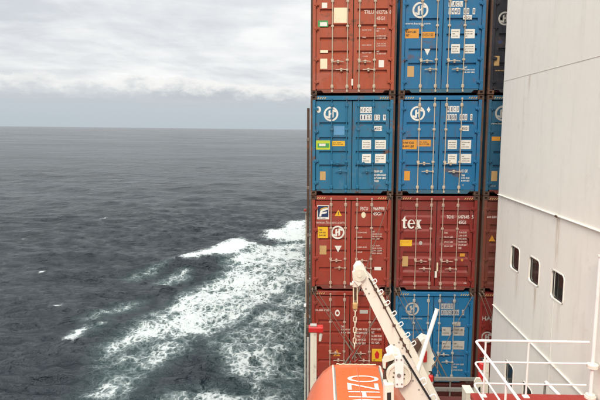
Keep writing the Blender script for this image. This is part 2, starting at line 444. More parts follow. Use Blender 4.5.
def sea_mat():
    m = bpy.data.materials.new('sea_water'); m.use_nodes = True
    t = m.node_tree; t.nodes.clear(); g = NG(t)
    pos = g.n('ShaderNodeTexCoord').outputs['Object']
    fo = g.n('ShaderNodeAttribute', attribute_name='foam').outputs['Fac']
    ae = g.n('ShaderNodeAttribute', attribute_name='aerated').outputs['Fac']
    # lacy foam: warped cells at two sizes
    w1 = g.n('ShaderNodeTexNoise', i={'Vector': pos, 'Scale': 0.55, 'Detail': 5, 'Roughness': 0.6}).outputs['Color']
    wv = g.n('ShaderNodeVectorMath', operation='MULTIPLY_ADD', i={0: w1, 1: (1.3, 1.3, 0), 2: pos}).outputs[0]
    fl = g.mapping(wv, scale=(1, 0.75, 0))
    v1 = g.n('ShaderNodeTexVoronoi', feature='DISTANCE_TO_EDGE', i={'Vector': fl, 'Scale': 0.85}).outputs['Distance']
    v2 = g.n('ShaderNodeTexVoronoi', feature='DISTANCE_TO_EDGE', i={'Vector': fl, 'Scale': 2.3}).outputs['Distance']
    v3 = g.n('ShaderNodeTexVoronoi', feature='DISTANCE_TO_EDGE', i={'Vector': fl, 'Scale': 5.5}).outputs['Distance']
    big = g.noise(pos, 0.20, 6, 0.62, 0.5)
    fine = g.noise(pos, 3.5, 6, 0.7)
    lace = g.m('SUBTRACT', 1.0, g.m('MINIMUM', g.m('MULTIPLY', v1, 2.0), 1.0))
    lace = g.m('ADD', g.m('MULTIPLY', lace, 0.46), g.m('MULTIPLY', g.m('SUBTRACT', 1.0, g.m('MINIMUM', g.m('MULTIPLY', v2, 2.4), 1.0)), 0.40))
    lace = g.m('ADD', lace, g.m('MULTIPLY', g.m('SUBTRACT', 1.0, g.m('MINIMUM', g.m('MULTIPLY', v3, 2.6), 1.0)), 0.14))
    tex = g.m('ADD', g.m('ADD', lace, g.m('MULTIPLY', g.m('SUBTRACT', big, 0.5), 1.45)), g.m('MULTIPLY', g.m('SUBTRACT', fine, 0.5), 0.40))
    val = g.m('ADD', fo, g.m('SUBTRACT', tex, 0.60))
    has = g.ss(fo, 0.02, 0.25)
    mask = g.m('MULTIPLY', g.ss(val, 0.72, 1.06), has)
    thin = g.m('MULTIPLY', g.ss(val, 0.35, 0.85), has)
    deep = g.mix(g.ss(big, 0.3, 0.7), (0.007, 0.013, 0.017), (0.012, 0.020, 0.025))
    wat = g.mix(g.m('MULTIPLY', ae, 0.75), deep, (0.045, 0.085, 0.082))
    wat = g.mix(g.m('MULTIPLY', thin, 0.35), wat, (0.30, 0.36, 0.35))
    # ripples
    def ridge(sc, rot, stretch, det=4, ro=0.55, di=0.35):
        n_ = g.noise(g.mapping(pos, rot=(0, 0, rot), scale=(stretch, 1.0, 1)), sc, det, ro, di)
        return g.m('SUBTRACT', 1.0, g.m('ABSOLUTE', g.m('MULTIPLY_ADD', n_, 2.6, -1.3)))
    gust = g.noise(g.mapping(pos, rot=(0, 0, 0.1), scale=(0.6, 1.0, 1)), 0.010, 5, 0.6, 0.4)
    h = g.m('ADD', g.m('MULTIPLY', ridge(0.085, 0.30, 1.0), 2.4), g.m('MULTIPLY', ridge(0.24, -0.25, 0.9), 1.15))
    h = g.m('ADD', h, g.m('MULTIPLY', ridge(0.034, -0.1, 1.0, 3), 2.6))
    h = g.m('ADD', h, g.m('MULTIPLY', ridge(0.62, 0.35, 0.75), 0.55))
    h = g.m('ADD', h, g.m('MULTIPLY', ridge(1.7, -0.1, 0.8, 5, 0.6), 0.24))
    h = g.m('MULTIPLY', h, g.ss(gust, 0.3, 0.7, 0.75, 1.2))
    bp = g.n('ShaderNodeBump', i={'Strength': 1.0, 'Distance': 1.15, 'Height': h})
    b = g.n('ShaderNodeBsdfPrincipled', i={'Base Color': wat, 'Roughness': g.ss(gust, 0.3, 0.7, 0.12, 0.24), 'IOR': 1.333, 'Normal': bp.outputs[0]})
    fb = g.n('ShaderNodeBump', i={'Strength': 0.8, 'Distance': 0.12, 'Height': g.m('ADD', tex, fine)})
    fm = g.n('ShaderNodeBsdfPrincipled', i={'Base Color': (0.40, 0.43, 0.42, 1), 'Roughness': 0.8, 'Normal': fb.outputs[0]})
    mx = g.n('ShaderNodeMixShader', i={0: mask, 1: b.outputs[0], 2: fm.outputs[0]})
    g.n('ShaderNodeOutputMaterial', i={'Surface': mx.outputs[0]})
    return m


me.materials.append(sea_mat())
sea = link('sea', me, kind='structure')
sea.rotation_euler = (0, HEEL, 0)

# ------------------------------------------------------------------ hull, decks, coaming
YF = 15.9                                           # plane of the container doors
XL = P(310.6, 145, YF).x                            # outer edge of the stack
ZB = [P(395, yy, YF).z for yy in (94.4,)]
Z1 = P(360, 94.6, YF).z                             # underside of the top visible tier
PIT_Z, PIT_X = 2.896 + 0.022, 2.438 + 0.092
ZD = CZ - 9.9                                       # main deck
hb = MB()
hb.prism([(XL - 0.18, -40, ZD), (30, -40, ZD), (30, 120, ZD), (3, 118, ZD), (XL - 0.18, 95, ZD)], (0, 0, -14))
hb.build('ship_hull', HULLP, kind='structure')
dk = MB(); dk.prism([(XL - 0.16, -40, ZD + 0.05), (29.9, -40, ZD + 0.05), (29.9, 119, ZD + 0.05), (3, 117, ZD + 0.05), (XL - 0.16, 94, ZD + 0.05)], (0, 0, -0.045))
dk.build('main_deck', DECKDARK, kind='structure')
ZBOT = Z1 - 3 * PIT_Z
cb = MB(); cb.box((XL + 0.15, YF + 0.12, ZD + 0.05), (XL + 8 * PIT_X, YF + 12.4, ZBOT - 0.16)); cb.box((XL + 0.05, YF - 0.05, ZBOT - 0.155), (XL + 8 * PIT_X, YF + 12.5, ZBOT - 0.02))
cb.build('hatch_coaming', DECKDARK, kind='structure')

# ------------------------------------------------------------------ containers
CW, CH, CL = 2.438, 2.896, 12.19
DY = 0.045                                          # door face behind the post face
GAP = -0.01                                          # x of the gap between the doors
RODS = (-0.605, -0.175, 0.165, 0.60)
mesh_cache = {}
SILL = {}


def worn(mat):
    """the scraped and rusty version of a container's paint, for its sill"""
    if mat.name not in SILL:
        base = {'blue_paint': (0.03, 0.11, 0.16), 'bright_blue_paint': (0.03, 0.11, 0.17), 'navy_paint': (0.03, 0.03, 0.04), 'orange_red_paint': (0.22, 0.06, 0.035)}.get(mat.name, (0.17, 0.035, 0.025))
        SILL[mat.name] = paint('worn_' + mat.name, base, 0.65, 0.95, 0.6, rust_col=(0.12, 0.055, 0.03), scale=1.4)
    return SILL[mat.name]


def cached(key, fn):
    if key not in mesh_cache: mesh_cache[key] = fn()
    return mesh_cache[key]


def door_mesh(side, pat, mat):
    """door leaf with pressed horizontal grooves; side -1 left, 1 right"""
    x0, x1 = (-1.062, GAP - 0.012) if side < 0 else (GAP + 0.012, 1.062)
    z0, z1 = 0.165, 2.735
    m = MB()
    gx0, gx1 = x0 + 0.10, x1 - 0.10
    if pat == 'narrow': gs = [(z, 0.09) for z in (2.085, 1.655, 1.25, 0.85)]
    elif pat == 'five': gs = [(z, 0.095) for z in (2.36, 1.93, 1.57, 1.20, 0.66)]
    else: gs = [(z, 0.22) for z in (2.36, 1.94, 1.52, 1.10, 0.68, 0.34)]
    prof = [(z0, DY)]
    dp = 0.055 if pat != 'wide' else 0.045
    for z, h in sorted(gs):
        prof += [(z - h / 2, DY), (z - h / 2 + h * 0.30, DY + dp), (z + h / 2 - h * 0.08, DY + dp), (z + h / 2, DY)]
    prof.append((z1, DY))
    n = len(prof)
    vs = [(gx0, y, z) for z, y in prof] + [(gx1, y, z) for z, y in prof]
    m.add(vs, [(i, n + i, n + i + 1, i + 1) for i in range(n - 1)])
    for k in range(n - 1):                          # closing cheeks of each groove
        pass
    for j in range(0, (n - 2) // 4):
        a = 1 + 4 * j
        m.add([vs[a], vs[a + 1], vs[a + 2], vs[a + 3]], [(0, 1, 2, 3)])
        m.add([vs[n + a], vs[n + a + 1], vs[n + a + 2], vs[n + a + 3]], [(3, 2, 1, 0)])
    m.box((x0, DY, z0), (gx0, DY + 0.05, z1)); m.box((gx1, DY, z0), (x1, DY + 0.05, z1))
    return m.mesh('door', mat)


def rod_mesh(mat):
    m = MB()
    m.tube([(0, 0.005, 0.10), (0, 0.005, 2.80)], 0.0148, 7)
    for z in (0.235, 2.62):
        m.box((-0.042, -0.012, z - 0.055), (0.042, DY - 0.002, z + 0.055), 0.02)
    for z in (0.10, 2.80): m.box((-0.026, -0.018, z - 0.03), (0.026, 0.03, z + 0.03), 0.008)
    for z in (0.98, 1.92): m.box((-0.04, -0.014, z - 0.03), (0.04, DY - 0.002, z + 0.03), 0.008)
    return m.mesh('lock_rod', mat)


def handle_mesh(mat):
    m = MB()
    m.box((-0.03, -0.035, -0.03), (0.03, -0.014, 0.03), 0.006)
    m.tube([(0.0, -0.03, 0), (0.16, -0.034, 0.015), (0.33, -0.03, 0.0)], 0.013, 6)
    m.box((0.14, -0.03, -0.045), (0.20, DY - 0.003, 0.05), 0.008)
    return m.mesh('handle', mat)


def hinge_mesh(mat):
    m = MB()
    m.box((-0.07, -0.008, -0.035), (0.07, DY - 0.001, 0.035), 0.008)
    m.tube([(0, -0.014, -0.055), (0, -0.014, 0.055)], 0.016, 6)
    return m.mesh('hinge', mat)


def casting_mesh():
    m = MB()
    # block with the oval hole that real castings have: four bars round a dark pocket
    m.box((0, -0.004, 0), (0.052, 0.16, 0.118)); m.box((0.126, -0.004, 0), (0.178, 0.16, 0.118))
    m.box((0.052, -0.004, 0), (0.126, 0.16, 0.026)); m.box((0.052, -0.004, 0.092), (0.126, 0.16, 0.118))
    m.box((0.052, 0.05, 0.026), (0.126, 0.16, 0.092))
    return m.mesh('corner_casting', RUST)


def side_mesh(mat):
    m = MB(); per = 0.278; d = 0.036
    pts = []
    y = 0.17
    while y < CL - 0.3:
        pts += [(y, 0), (y + 0.072, 0), (y + 0.139, d), (y + 0.211, d)]
        y += per
    pts.append((CL - 0.15, 0))
    n = len(pts)
    vs = [(p[1], p[0], 0.16) for p in pts] + [(p[1], p[0], CH - 0.1) for p in pts]
    m.add(vs, [(i, i + 1, n + i + 1, n + i) for i in range(n - 1)])
    m.box((-0.012, 0.162, 0.012), (0.05, CL - 0.16, 0.16)); m.box((-0.012, 0.162, CH - 0.1), (0.05, CL - 0.16, CH - 0.012))
    return m.mesh('side_wall', mat)


def text_mesh(s, x0, x1, z0, z1, mat, bold=0.02, y=0.0, name='lettering', shear=0.0, res=2):
    cu = bpy.data.curves.new('tmp', 'FONT')
    cu.body = s; cu.size = 1.0; cu.offset = bold; cu.resolution_u = res; cu.shear = shear
    o = bpy.data.objects.new('tmp', cu); COL.objects.link(o)
    dg = bpy.context.evaluated_depsgraph_get()
    me = bpy.data.meshes.new_from_object(o.evaluated_get(dg))
    bpy.data.objects.remove(o); bpy.data.curves.remove(cu)
    a = np.empty(len(me.vertices) * 3, np.float32); me.vertices.foreach_get('co', a); a = a.reshape(-1, 3)
    lo, hi = a.min(0), a.max(0)
    b = np.zeros_like(a)
    b[:, 0] = x0 + (a[:, 0] - lo[0]) / (hi[0] - lo[0]) * (x1 - x0)
    b[:, 2] = z0 + (a[:, 1] - lo[1]) / (hi[1] - lo[1]) * (z1 - z0)
    b[:, 1] = y
    me.vertices.foreach_set('co', b.ravel())
    me.materials.clear(); me.materials.append(mat)
    me.name = name; me.update()
    return me


class Container:
    def __init__(s, col, tier, mat, label, pat='narrow', rod=None, post=None):
        s.x = XL + CW / 2 + PIT_X * col; s.z = Z1 - PIT_Z * tier
        s.col, s.tier, s.mat = col, tier, mat
        s.root = thing('shipping_container', label, 'container', (s.x, YF, s.z), 'shipping containers stacked on deck')
        r = s.root; k = mat.name; post = post or mat
        for sx in (-1, 1):
            link('corner_post', cached(('post', sx, post.name), lambda: MB().box((-1.219 if sx < 0 else 1.075, 0, 0.118), (-1.075 if sx < 0 else 1.219, 0.14, CH - 0.118), 0.012).mesh('corner_post', post)), r)
            for zc in (0, CH - 0.118):
                cm = cached('casting', casting_mesh)
                link('corner_casting', cm, r, (-1.219 if sx < 0 else 1.041, 0, zc))
            link('post_edge', cached(('edge', sx), lambda: MB().box((-1.2205 if sx < 0 else 1.165, -0.003, 0.119), (-1.165 if sx < 0 else 1.2205, 0.10, CH - 0.119)).mesh('post_edge', RUST)), r)
            sw = link('side_wall', cached(('side', k), lambda: side_mesh(mat)), r, (sx * (CW / 2 - 0.045) - (0.0 if sx > 0 else 0.0), 0, 0))
        hd = cached(('header', k), lambda: MB().box((-1.04, 0.004, CH - 0.135), (1.04, 0.13, CH - 0.008), 0.01).mesh('header', mat))
        s.header = link('header', hd, r)
        sm = MB(); sm.prism([(-0.85, 0.006, 0.052), (0.85, 0.006, 0.052), (0.94, 0.006, 0.15), (-0.94, 0.006, 0.15)], (0, 0.12, 0)); sm.box((-1.04, 0.008, 0.122), (1.04, 0.12, 0.156))
        link('sill', cached(('sill', k), lambda: sm.mesh('sill', worn(mat))), r)
        link('roof', cached(('roof', k), lambda: MB().box((-1.17, 0.1, CH - 0.06), (1.17, CL - 0.02, CH - 0.015)).mesh('roof', mat)), r)
        link('floor', cached(('floor', k), lambda: MB().box((-1.15, 0.14, 0.065), (1.15, CL - 0.02, 0.12)).mesh('floor', DECKDARK)), r)
        link('end_wall', cached(('endw', k), lambda: MB().box((-1.2, CL - 0.05, 0.02), (1.2, CL, CH - 0.02)).mesh('end_wall', mat)), r)
        link('gasket', cached('gasket', lambda: MB().box((-1.07, DY + 0.068, 0.15), (1.07, DY + 0.085, 2.75)).mesh('gasket', BLACK)), r)
        rm = rod or mat; rk = rm.name
        s.door = {}
        for sd in (-1, 1):
            d = link('door', cached(('door', sd, pat, k), lambda: door_mesh(sd, pat, mat)), r)
            s.door[sd] = d
            for i, rx in enumerate(RODS[:2] if sd < 0 else RODS[2:]):
                link('lock_rod', cached(('rod', rk), lambda: rod_mesh(rm)), d, (rx, 0, 0))
                hz = 0.93 if (i == 0) else 0.70
                h = link('handle', cached(('handle', rk), lambda: handle_mesh(rm)), d, (rx, 0, hz))
                if i == 1: h.rotation_euler = (0, 0, 0); h.scale = (-1, 1, 1)
            for hzz in (0.36, 1.0, 1.86, 2.52):
                link('hinge', cached(('hinge', k), lambda: hinge_mesh(mat)), d, (sd * 1.062, 0, hzz))
        # hazard stripes at both ends of the header
        st = MB()
        for e in (-1, 1):
            for q in range(4):
                xx = e * 0.90 - 0.13 + q * 0.066
                st.quad((xx, 0.001, CH - 0.098), (xx + 0.026, 0.001, CH - 0.098), (xx + 0.062, 0.001, CH - 0.048), (xx + 0.036, 0.001, CH - 0.048))
        link('hazard_striping', cached('stripes', lambda: st.mesh('hazard_striping', DECS)), s.header, kind='stuff')
    # -- decals, placed by where they sit on the doors
    def loc(s, px, py):
        p = P(px, py, YF + DY)
        return p.x - s.x, p.z - s.z
    def side(s, x): return s.door[-1] if x < GAP else s.door[1]
    def rect(s, x0, y0, x1, y1, mat, name='sticker', lift=0.003):
        a, c_ = s.loc(x0, y1); b, d = s.loc(x1, y0)
        y = DY - lift
        return MB().quad((a, y, c_), (b, y, c_), (b, y, d), (a, y, d)).build(name, mat, s.side((a + b) / 2))
    def poly(s, pts, mat, name='sticker', lift=0.003):
        q = [s.loc(*p) for p in pts]
        return MB().add([(a, DY - lift, b) for a, b in q], [tuple(range(len(q)))]).build(name, mat, s.side(sum(a for a, b in q) / len(q)))
    def oval(s, cx, cy, rx, ry, mat, lift=0.003):
        return s.poly([(cx + rx * math.cos(a * math.pi / 10), cy + ry * math.sin(a * math.pi / 10)) for a in range(20)], mat, 'sticker', lift)
    def text(s, t, x0, y0, x1, y1, mat, bold=0.02, lift=0.003, name='lettering', shear=0):
        a, c_ = s.loc(x0, y1); b, d = s.loc(x1, y0)
        return link(name, text_mesh(t, a, b, c_, d, mat, bold, DY - lift, name, shear), s.side((a + b) / 2))
    def lines(s, x0, y0, x1, y1, rows, mat, lift=0.005, seed=0, fill=0.62):
        """the weights and notices stencilled on every box, in rows"""
        words = ['MAX. GROSS', '30.480 KGS', '67.200 LBS', 'TARE', '3.900 KGS', '8.600 LBS', 'NET', '26.580 KGS', '58.600 LBS', 'CU. CAP.', '76.4 CU.M.', '2.700 CU.FT.']
        a, c_ = s.loc(x0, y1); b, d = s.loc(x1, y0)
        dz = (d - c_) / rows; y = DY - lift; st = int(x0 + y0 + seed) % len(words)
        vs, fs = [], []
        for i in range(rows):
            t = words[(st + i) % len(words)]
            zt = d - i * dz - dz * (1 - fill) / 2; zb = zt - dz * fill
            xe = a + (b - a) * min(1.0, len(t) / 10.5)
            me_ = text_mesh(t, a, xe, zb, zt, mat, 0.035, y, res=1)
            n0 = len(vs)
            vs += [tuple(v.co) for v in me_.vertices]; fs += [tuple(n0 + k for k in p.vertices) for p in me_.polygons]
            bpy.data.meshes.remove(me_)
        m = MB(); m.add(vs, fs)
        return m.build('small_print', mat, s.side((a + b) / 2), kind='stuff')
    def logo(s, cx, cy, r, mat=None, rot=0):
        """white ring with a bold two-stroke letter inside"""
        mat = mat or DECW
        x, z = s.loc(cx, cy); k = r / 34.0; y = DY - 0.004
        m = MB()
        N = 36
        o = [(x + k * math.cos(2 * math.pi * i / N), z + k * math.sin(2 * math.pi * i / N)) for i in range(N)]
        n = [(x + .76 * k * math.cos(2 * math.pi * i / N), z + .76 * k * math.sin(2 * math.pi * i / N)) for i in range(N)]
        m.add([(a, y, b) for a, b in o + n], [(i, (i + 1) % N, N + (i + 1) % N, N + i) for i in range(N)])
        def sw(pts):
            m.add([(x + a * k, y - 0.0003, z + b * k) for a, b in pts], [tuple(range(len(pts)))])
        sw([(-0.34, -0.60), (-0.08, -0.60), (-0.08, 0.12), (-0.08, 0.56), (-0.34, 0.42)])
        sw([(0.10, -0.56), (0.36, -0.42), (0.36, 0.60), (0.10, 0.60)])
        sw([(-0.08, -0.12), (0.10, 0.00), (0.10, 0.22), (-0.08, 0.10)])
        sw([(-0.70, -0.42), (-0.34, -0.60), (-0.34, -0.34), (-0.62, -0.22)])
        sw([(0.36, 0.34), (0.64, 0.22), (0.70, 0.42), (0.36, 0.60)])
        return m.build('logo', mat, s.side(x))
    def box_text(s, x0, y0, x1, y1, rows=3, seed=0, mat=None):
        s.rect(x0, y0, x1, y1, mat or DECW, 'data_panel')
        s.lines(x0 + 1, y0 + 1.2, x1 - 1, y1 - 1, rows, DECK_, 0.006, seed, 0.4)
    def boxed_code(s, t, x0, y0, x1, y1, mat=None):
        """container number painted as dark letters on separate white boxes"""
        chars = len(t); wd = (x1 - x0) / chars
        a = MB(); y = DY - 0.003
        for i, ch in enumerate(t):
            if ch == ' ': continue
            ax, az_ = s.loc(x0 + i * wd + 0.12, y1); bx, bz = s.loc(x0 + (i + 1) * wd - 0.12, y0)
            a.quad((ax, y, az_), (bx, y, az_), (bx, y, bz), (ax, y, bz))
        a.build('number_background', mat or DECW, s.side(s.loc((x0 + x1) / 2, y0)[0]), kind='stuff')
        for i, ch in enumerate(t):
            if ch == ' ': continue
            nw = 0.3 if ch in '1I' else 0.22
            s.text(ch, x0 + (i + nw) * wd, y0 + 0.9, x0 + (i + 1 - nw) * wd, y1 - 0.9, DECB, 0.015, 0.005)


# --- outer column
c = Container(0, 0, ORANGE, 'orange red container topmost in the outer column, large cream square on its door', 'five', CREAM_ROD)
c.rect(321.8, 2.6, 327.2, 8, DECW); c.rect(318, 20.4, 328.2, 26.8, DECG); c.rect(320, 22.2, 327, 26, DECW, lift=0.006)
c.rect(333.8, 7.5, 347, 22.8, DECC); c.rect(320.2, 50, 328, 52.8, DECC); c.rect(320.2, 58.6, 327.2, 68.8, DECC)
c.text('TRLU', 364, 10, 374, 14, DECF); c.text('692726', 376.5, 10, 387.6, 14, DECF); c.text('0', 389.4, 10, 391.2, 14, DECF); c.text('45G1', 376.5, 16.4, 385, 20, DECF)
for i, y in enumerate((29, 36.2, 44, 51.8)):
    c.lines(362, y, 372, y + 2, 1, DECF, seed=i); c.lines(376.5, y - 1.5, 386.5, y + 3, 2, DECF, seed=i + 9)
c.lines(363, 55.2, 368, 57.2, 1, DECF, seed=4); c.rect(378.6, 60, 384, 67.2, DECW)
m_ = c.rect(351.2, 79, 353, 85.5, DECW, 'seal', 0.03)

c = Container(0, 1, BLUE, 'blue container in the outer column, lime green sticker and blue lock rods', 'narrow', BLUE)
c.oval(318.6, 109.6, 2.4, 3.2, DECW); c.logo(331, 114, 7.2)
c.boxed_code('HJCU', 360, 107, 372, 113); c.boxed_code('1153', 360, 114.4, 372, 120.2); c.boxed_code('52 9', 374, 114.6, 386, 120.2)
c.rect(374, 126, 382, 131, DECW, 'data_panel'); c.text('45G1', 374.6, 127, 381.4, 130, DECB, 0.01, 0.006)
c.rect(334, 126, 344.5, 135, DECP); c.rect(316, 140.4, 330, 149.6, DECL); c.rect(317.6, 143.2, 329, 147.6, DECG, lift=0.005); c.rect(319, 143.6, 325.5, 146, DECW, lift=0.007)
c.rect(331.6, 141, 345, 146, DECY); c.lines(332.6, 142, 344, 145, 2, DECK_, seed=3)
for x0, x1 in ((362, 371), (375, 386)):
    for y0, y1 in ((140, 149), (154, 163)): c.box_text(x0, y0, x1, y1, 3, int(x0 + y0))
c.lines(374, 169.5, 383, 173, 1, DECW, seed=5, fill=.8); c.lines(374, 173.5, 386.5, 182.5, 3, DECW, seed=6, fill=.75); c.rect(320, 171.4, 325.6, 180, DECT)

c = Container(0, 2, RED, 'red container with a navy square emblem, third from top in the outer column', 'five', PINK_ROD)
c.rect(317.2, 205.2, 329.2, 219.2, DECW, 'emblem_border'); c.rect(318, 206, 328.4, 217, DECB, 'emblem', 0.006)
c.poly([(319.2, 216.4), (320.2, 210.8), (322.8, 208.9), (328.0, 207.8), (328.0, 209.6), (323.3, 211.0), (321.8, 212.2), (327.1, 211.5), (326.5, 213.2), (321.6, 214.1), (321.2, 216.4)], DECW, 'emblem', 0.009)
c.poly([(319.6, 210.2), (321.6, 208.1), (327.5, 206.8), (327.7, 207.4), (322.4, 208.7), (320.3, 210.2)], DECY, 'emblem', 0.009)
c.lines(318.4, 217.4, 328.2, 218.9, 1, DECB, 0.007, 2); c.text('www.florens.com', 316.2, 220.8, 344.4, 223.8, DECF, 0.0)
c.poly([(338.3, 209.8), (342, 216), (334.7, 216)], DECY); c.rect(338, 211.8, 338.7, 214.8, DECK_, lift=0.006)
c.logo(337.7, 232.4, 6.9); c.rect(317.8, 226.8, 328, 238, DECY); c.lines(319.2, 228.4, 326.8, 236.6, 3, DECK_, seed=8)
c.rect(319.6, 245.6, 326.5, 254.4, DECT); c.poly([(334.6, 245.8), (341.6, 245.8), (338.1, 252.4)], DECW)
c.text('FSCU', 360.6, 206.8, 368, 210.4, DECW, 0.01); c.text('966998', 373, 206.8, 384.6, 210.4, DECW, 0.01); c.text('0', 386.6, 206.8, 388.4, 210.4, DECW, 0.01)
c.text('45G1', 373, 212.2, 381.2, 215.4, DECW, 0.01); c.oval(363.5, 215, 2.2, 3.0, DECC)
for i, y in enumerate((231.4, 236, 246, 251)): c.lines(356.4, y, 367.4 - (i % 2) * 5, y + 2.2, 1, DECF, seed=i + 3)
c.lines(372, 230.4, 382.6, 240, 4, DECF, seed=4); c.lines(372, 244.4, 382.6, 254.6, 4, DECF, seed=5)
c.rect(374.3, 267, 381.2, 270.2, DECW)

c = Container(0, 3, RED2, 'bright red container at the bottom of the outer column, behind the orange lifeboat', 'five', PINK_ROD)
c.lines(315.4, 309, 330, 311.4, 1, DECF, seed=1, fill=.8); c.oval(337.4, 313, 2.4, 3.4, DECW); c.oval(337.4, 313, 1.3, 1.6, RED2, 0.006)
c.rect(359.6, 310, 368, 313.6, DECD); c.lines(356, 327.6, 367.6, 345, 5, DECF, seed=2, fill=.7); c.lines(371, 327.4, 382.5, 344.5, 5, DECF, seed=3, fill=.7)
c.rect(371.8, 349, 382.2, 361.4, DECY); c.poly([(377, 350.6), (379.4, 354), (378.6, 358.6), (375.4, 358.6), (374.6, 354)], EXTRED, lift=0.006); c.lines(373, 359, 381.4, 361, 1, DECK_, seed=6)
c.poly([(336.8, 349.4), (340.4, 356.2), (333.2, 356.2)], DECO); c.lines(341, 325, 352, 334, 3, DECF, seed=9)

# --- second column
c = Container(1, 0, BLUE2, 'blue container with cream lock rods at the top of the middle column', 'narrow', CREAM_ROD)
c.logo(420.4, 10, 7.6); c.text('www.hanjin.com', 405, 22.4, 430.4, 25, DECW, 0.01)
c.rect(405, 28.6, 419, 38.2, DECO); c.lines(406, 30, 418, 37, 2, DECK_, seed=1, fill=.7); c.rect(421.2, 31.8, 435, 38, DECO); c.lines(422.2, 33, 434, 36.6, 2, DECK_, seed=2)
c.poly([(424.2, 48.8), (430.4, 48.8), (427.3, 55.2)], DECW); c.rect(407.2, 66, 414.2, 76.8, DECT)
c.boxed_code('HJCU', 448.4, 1, 463, 6.6); c.boxed_code('1441 88 8', 448.4, 8, 475.4, 14.2); c.rect(463, 15, 472, 19.4, DECW, 'data_panel'); c.text('45G1', 463.8, 16, 471.2, 18.6, DECB, 0.01, 0.006)
for x0, x1 in ((451, 460), (464, 475)):
    for y0, y1 in ((29, 38.2), (44, 53.4)): c.box_text(x0, y0, x1, y1, 3, int(x0 + y0))
c.lines(463.6, 66, 475.4, 73.4, 3, DECW, seed=5, fill=.6)

c = Container(1, 1, BLUE2, 'bright blue container above the tex container, cream rods and an orange label strip', 'narrow', CREAM_ROD)
c.logo(417.6, 113.4, 7.2); c.poly([(428.6, 106.6), (430.4, 109.6), (428.6, 112.6), (426.8, 109.6)], DECW)
c.boxed_code('HJCU', 446.4, 106, 459.4, 112.2); c.boxed_code('1158 880 0', 446.4, 114, 472.6, 120.2); c.rect(461, 125.6, 469, 131, DECW, 'data_panel'); c.text('45G1', 461.7, 126.8, 468.3, 130, DECB, 0.01, 0.006)
c.rect(401, 139.6, 417, 149.2, DECO); c.lines(402.4, 141, 416, 148, 2, DECK_, seed=1, fill=.7); c.rect(417.3, 139.8, 431, 146.4, DECO); c.lines(418.6, 141, 430, 145, 2, DECK_, seed=2)
for x0, x1 in ((447.6, 457), (460.6, 471.2)):
    for y0, y1 in ((140, 149), (154, 163)): c.box_text(x0, y0, x1, y1, 3, int(x0 + y0))
c.rect(404, 171, 410, 180.4, DECO); c.lines(461, 169, 470, 173, 1, DECW, seed=3, fill=.8); c.lines(461, 174, 471, 182, 3, DECW, seed=4, fill=.7); c.lines(462, 184, 469, 186, 1, DECD, seed=8)

c = Container(1, 2, MAROON, 'dark red container with large white tex lettering in the middle column', 'wide', PINK_ROD)


def tex_logo(c):
    """bold roman lower-case letters built from strokes"""
    x0, z0 = c.loc(401.6, 228.4); x1, z1 = c.loc(421.4, 216.4)
    k = (x1 - x0) / 2.30; kz = (z1 - z0) / 1.38; y = DY - 0.003
    m = MB(); lay = [0]
    def pg(pts):
        lay[0] += 1
        m.add([(x0 + a * k, y - 0.0002 * lay[0], z0 + b * kz) for a, b in pts], [tuple(range(len(pts)))])
    pg([(0.16, 0.12), (0.42, 0.12), (0.42, 1.38), (0.34, 1.38), (0.16, 1.12)])
    pg([(0.0, 0.88), (0.62, 0.88), (0.62, 1.01), (0.0, 1.01)])
    pg([(0.16, 0.13), (0.22, 0.03), (0.34, -0.01), (0.50, 0.02), (0.64, 0.14), (0.59, 0.19), (0.50, 0.13), (0.42, 0.14)])
    ex, ez = 1.12, 0.50
    outer, inner = [], []
    for i in range(25):
        a = R(5 + 318 * i / 24)
        outer.append((ex + 0.44 * math.cos(a), ez + 0.52 * math.sin(a)))
        inner.append((ex + 0.02 + 0.20 * math.cos(a) + 0.06 * max(0, math.cos(a)) , ez + 0.05 + 0.40 * math.sin(a)))
    for i in range(24): pg([outer[i], outer[i + 1], inner[i + 1], inner[i]])
    pg([(0.88, 0.50), (1.56, 0.50), (1.55, 0.60), (0.88, 0.60)])
    pg([(1.64, 0.98), (1.96, 0.98), (2.28, 0.02), (1.96, 0.02)])
    pg([(2.12, 0.98), (2.24, 0.98), (1.80, 0.02), (1.68, 0.02)])
    for a, b, z in ((1.58, 1.98, 0.92), (2.02, 2.32, 0.92), (1.58, 1.88, 0.0), (1.90, 2.34, 0.0)):
        pg([(a, z), (b, z), (b, z + 0.085), (a, z + 0.085)])
    m.build('lettering', DECW, c.door[-1])


tex_logo(c)
c.text('TGHU', 446.6, 215.2, 454, 218.6, DECW, 0.01); c.text('647645', 458, 215.2, 469.4, 218.6, DECW, 0.01); c.text('5', 471.6, 215.2, 473.6, 218.6, DECW, 0.01); c.text('45G1', 458.4, 220.6, 466, 224, DECW, 0.01)
c.rect(398, 240, 412, 246, DECY); c.lines(399, 241, 411, 245, 2, DECO, seed=1); c.oval(420.6, 243, 1.7, 2, DECD)
for i, y in enumerate((231.6, 235.8, 240.8, 245)): c.lines(444, y, 453.4, y + 2.4, 1, DECF, seed=i)
c.lines(458, 231, 467.4, 249.6, 6, DECF, seed=5); c.rect(459.8, 253.4, 464.8, 256.6, DECO); c.oval(462, 260, 1.2, 1.4, DECO)
c.rect(402, 256.2, 408, 266.4, DECT); c.lines(463.6, 282.4, 467.4, 284, 1, DECW, seed=7, fill=.9)
c.rect(434.4, 271, 436.8, 277.4, DECW, 'seal', 0.03); c.rect(436.2, 262.4, 438, 271, DECC, 'seal', 0.03)

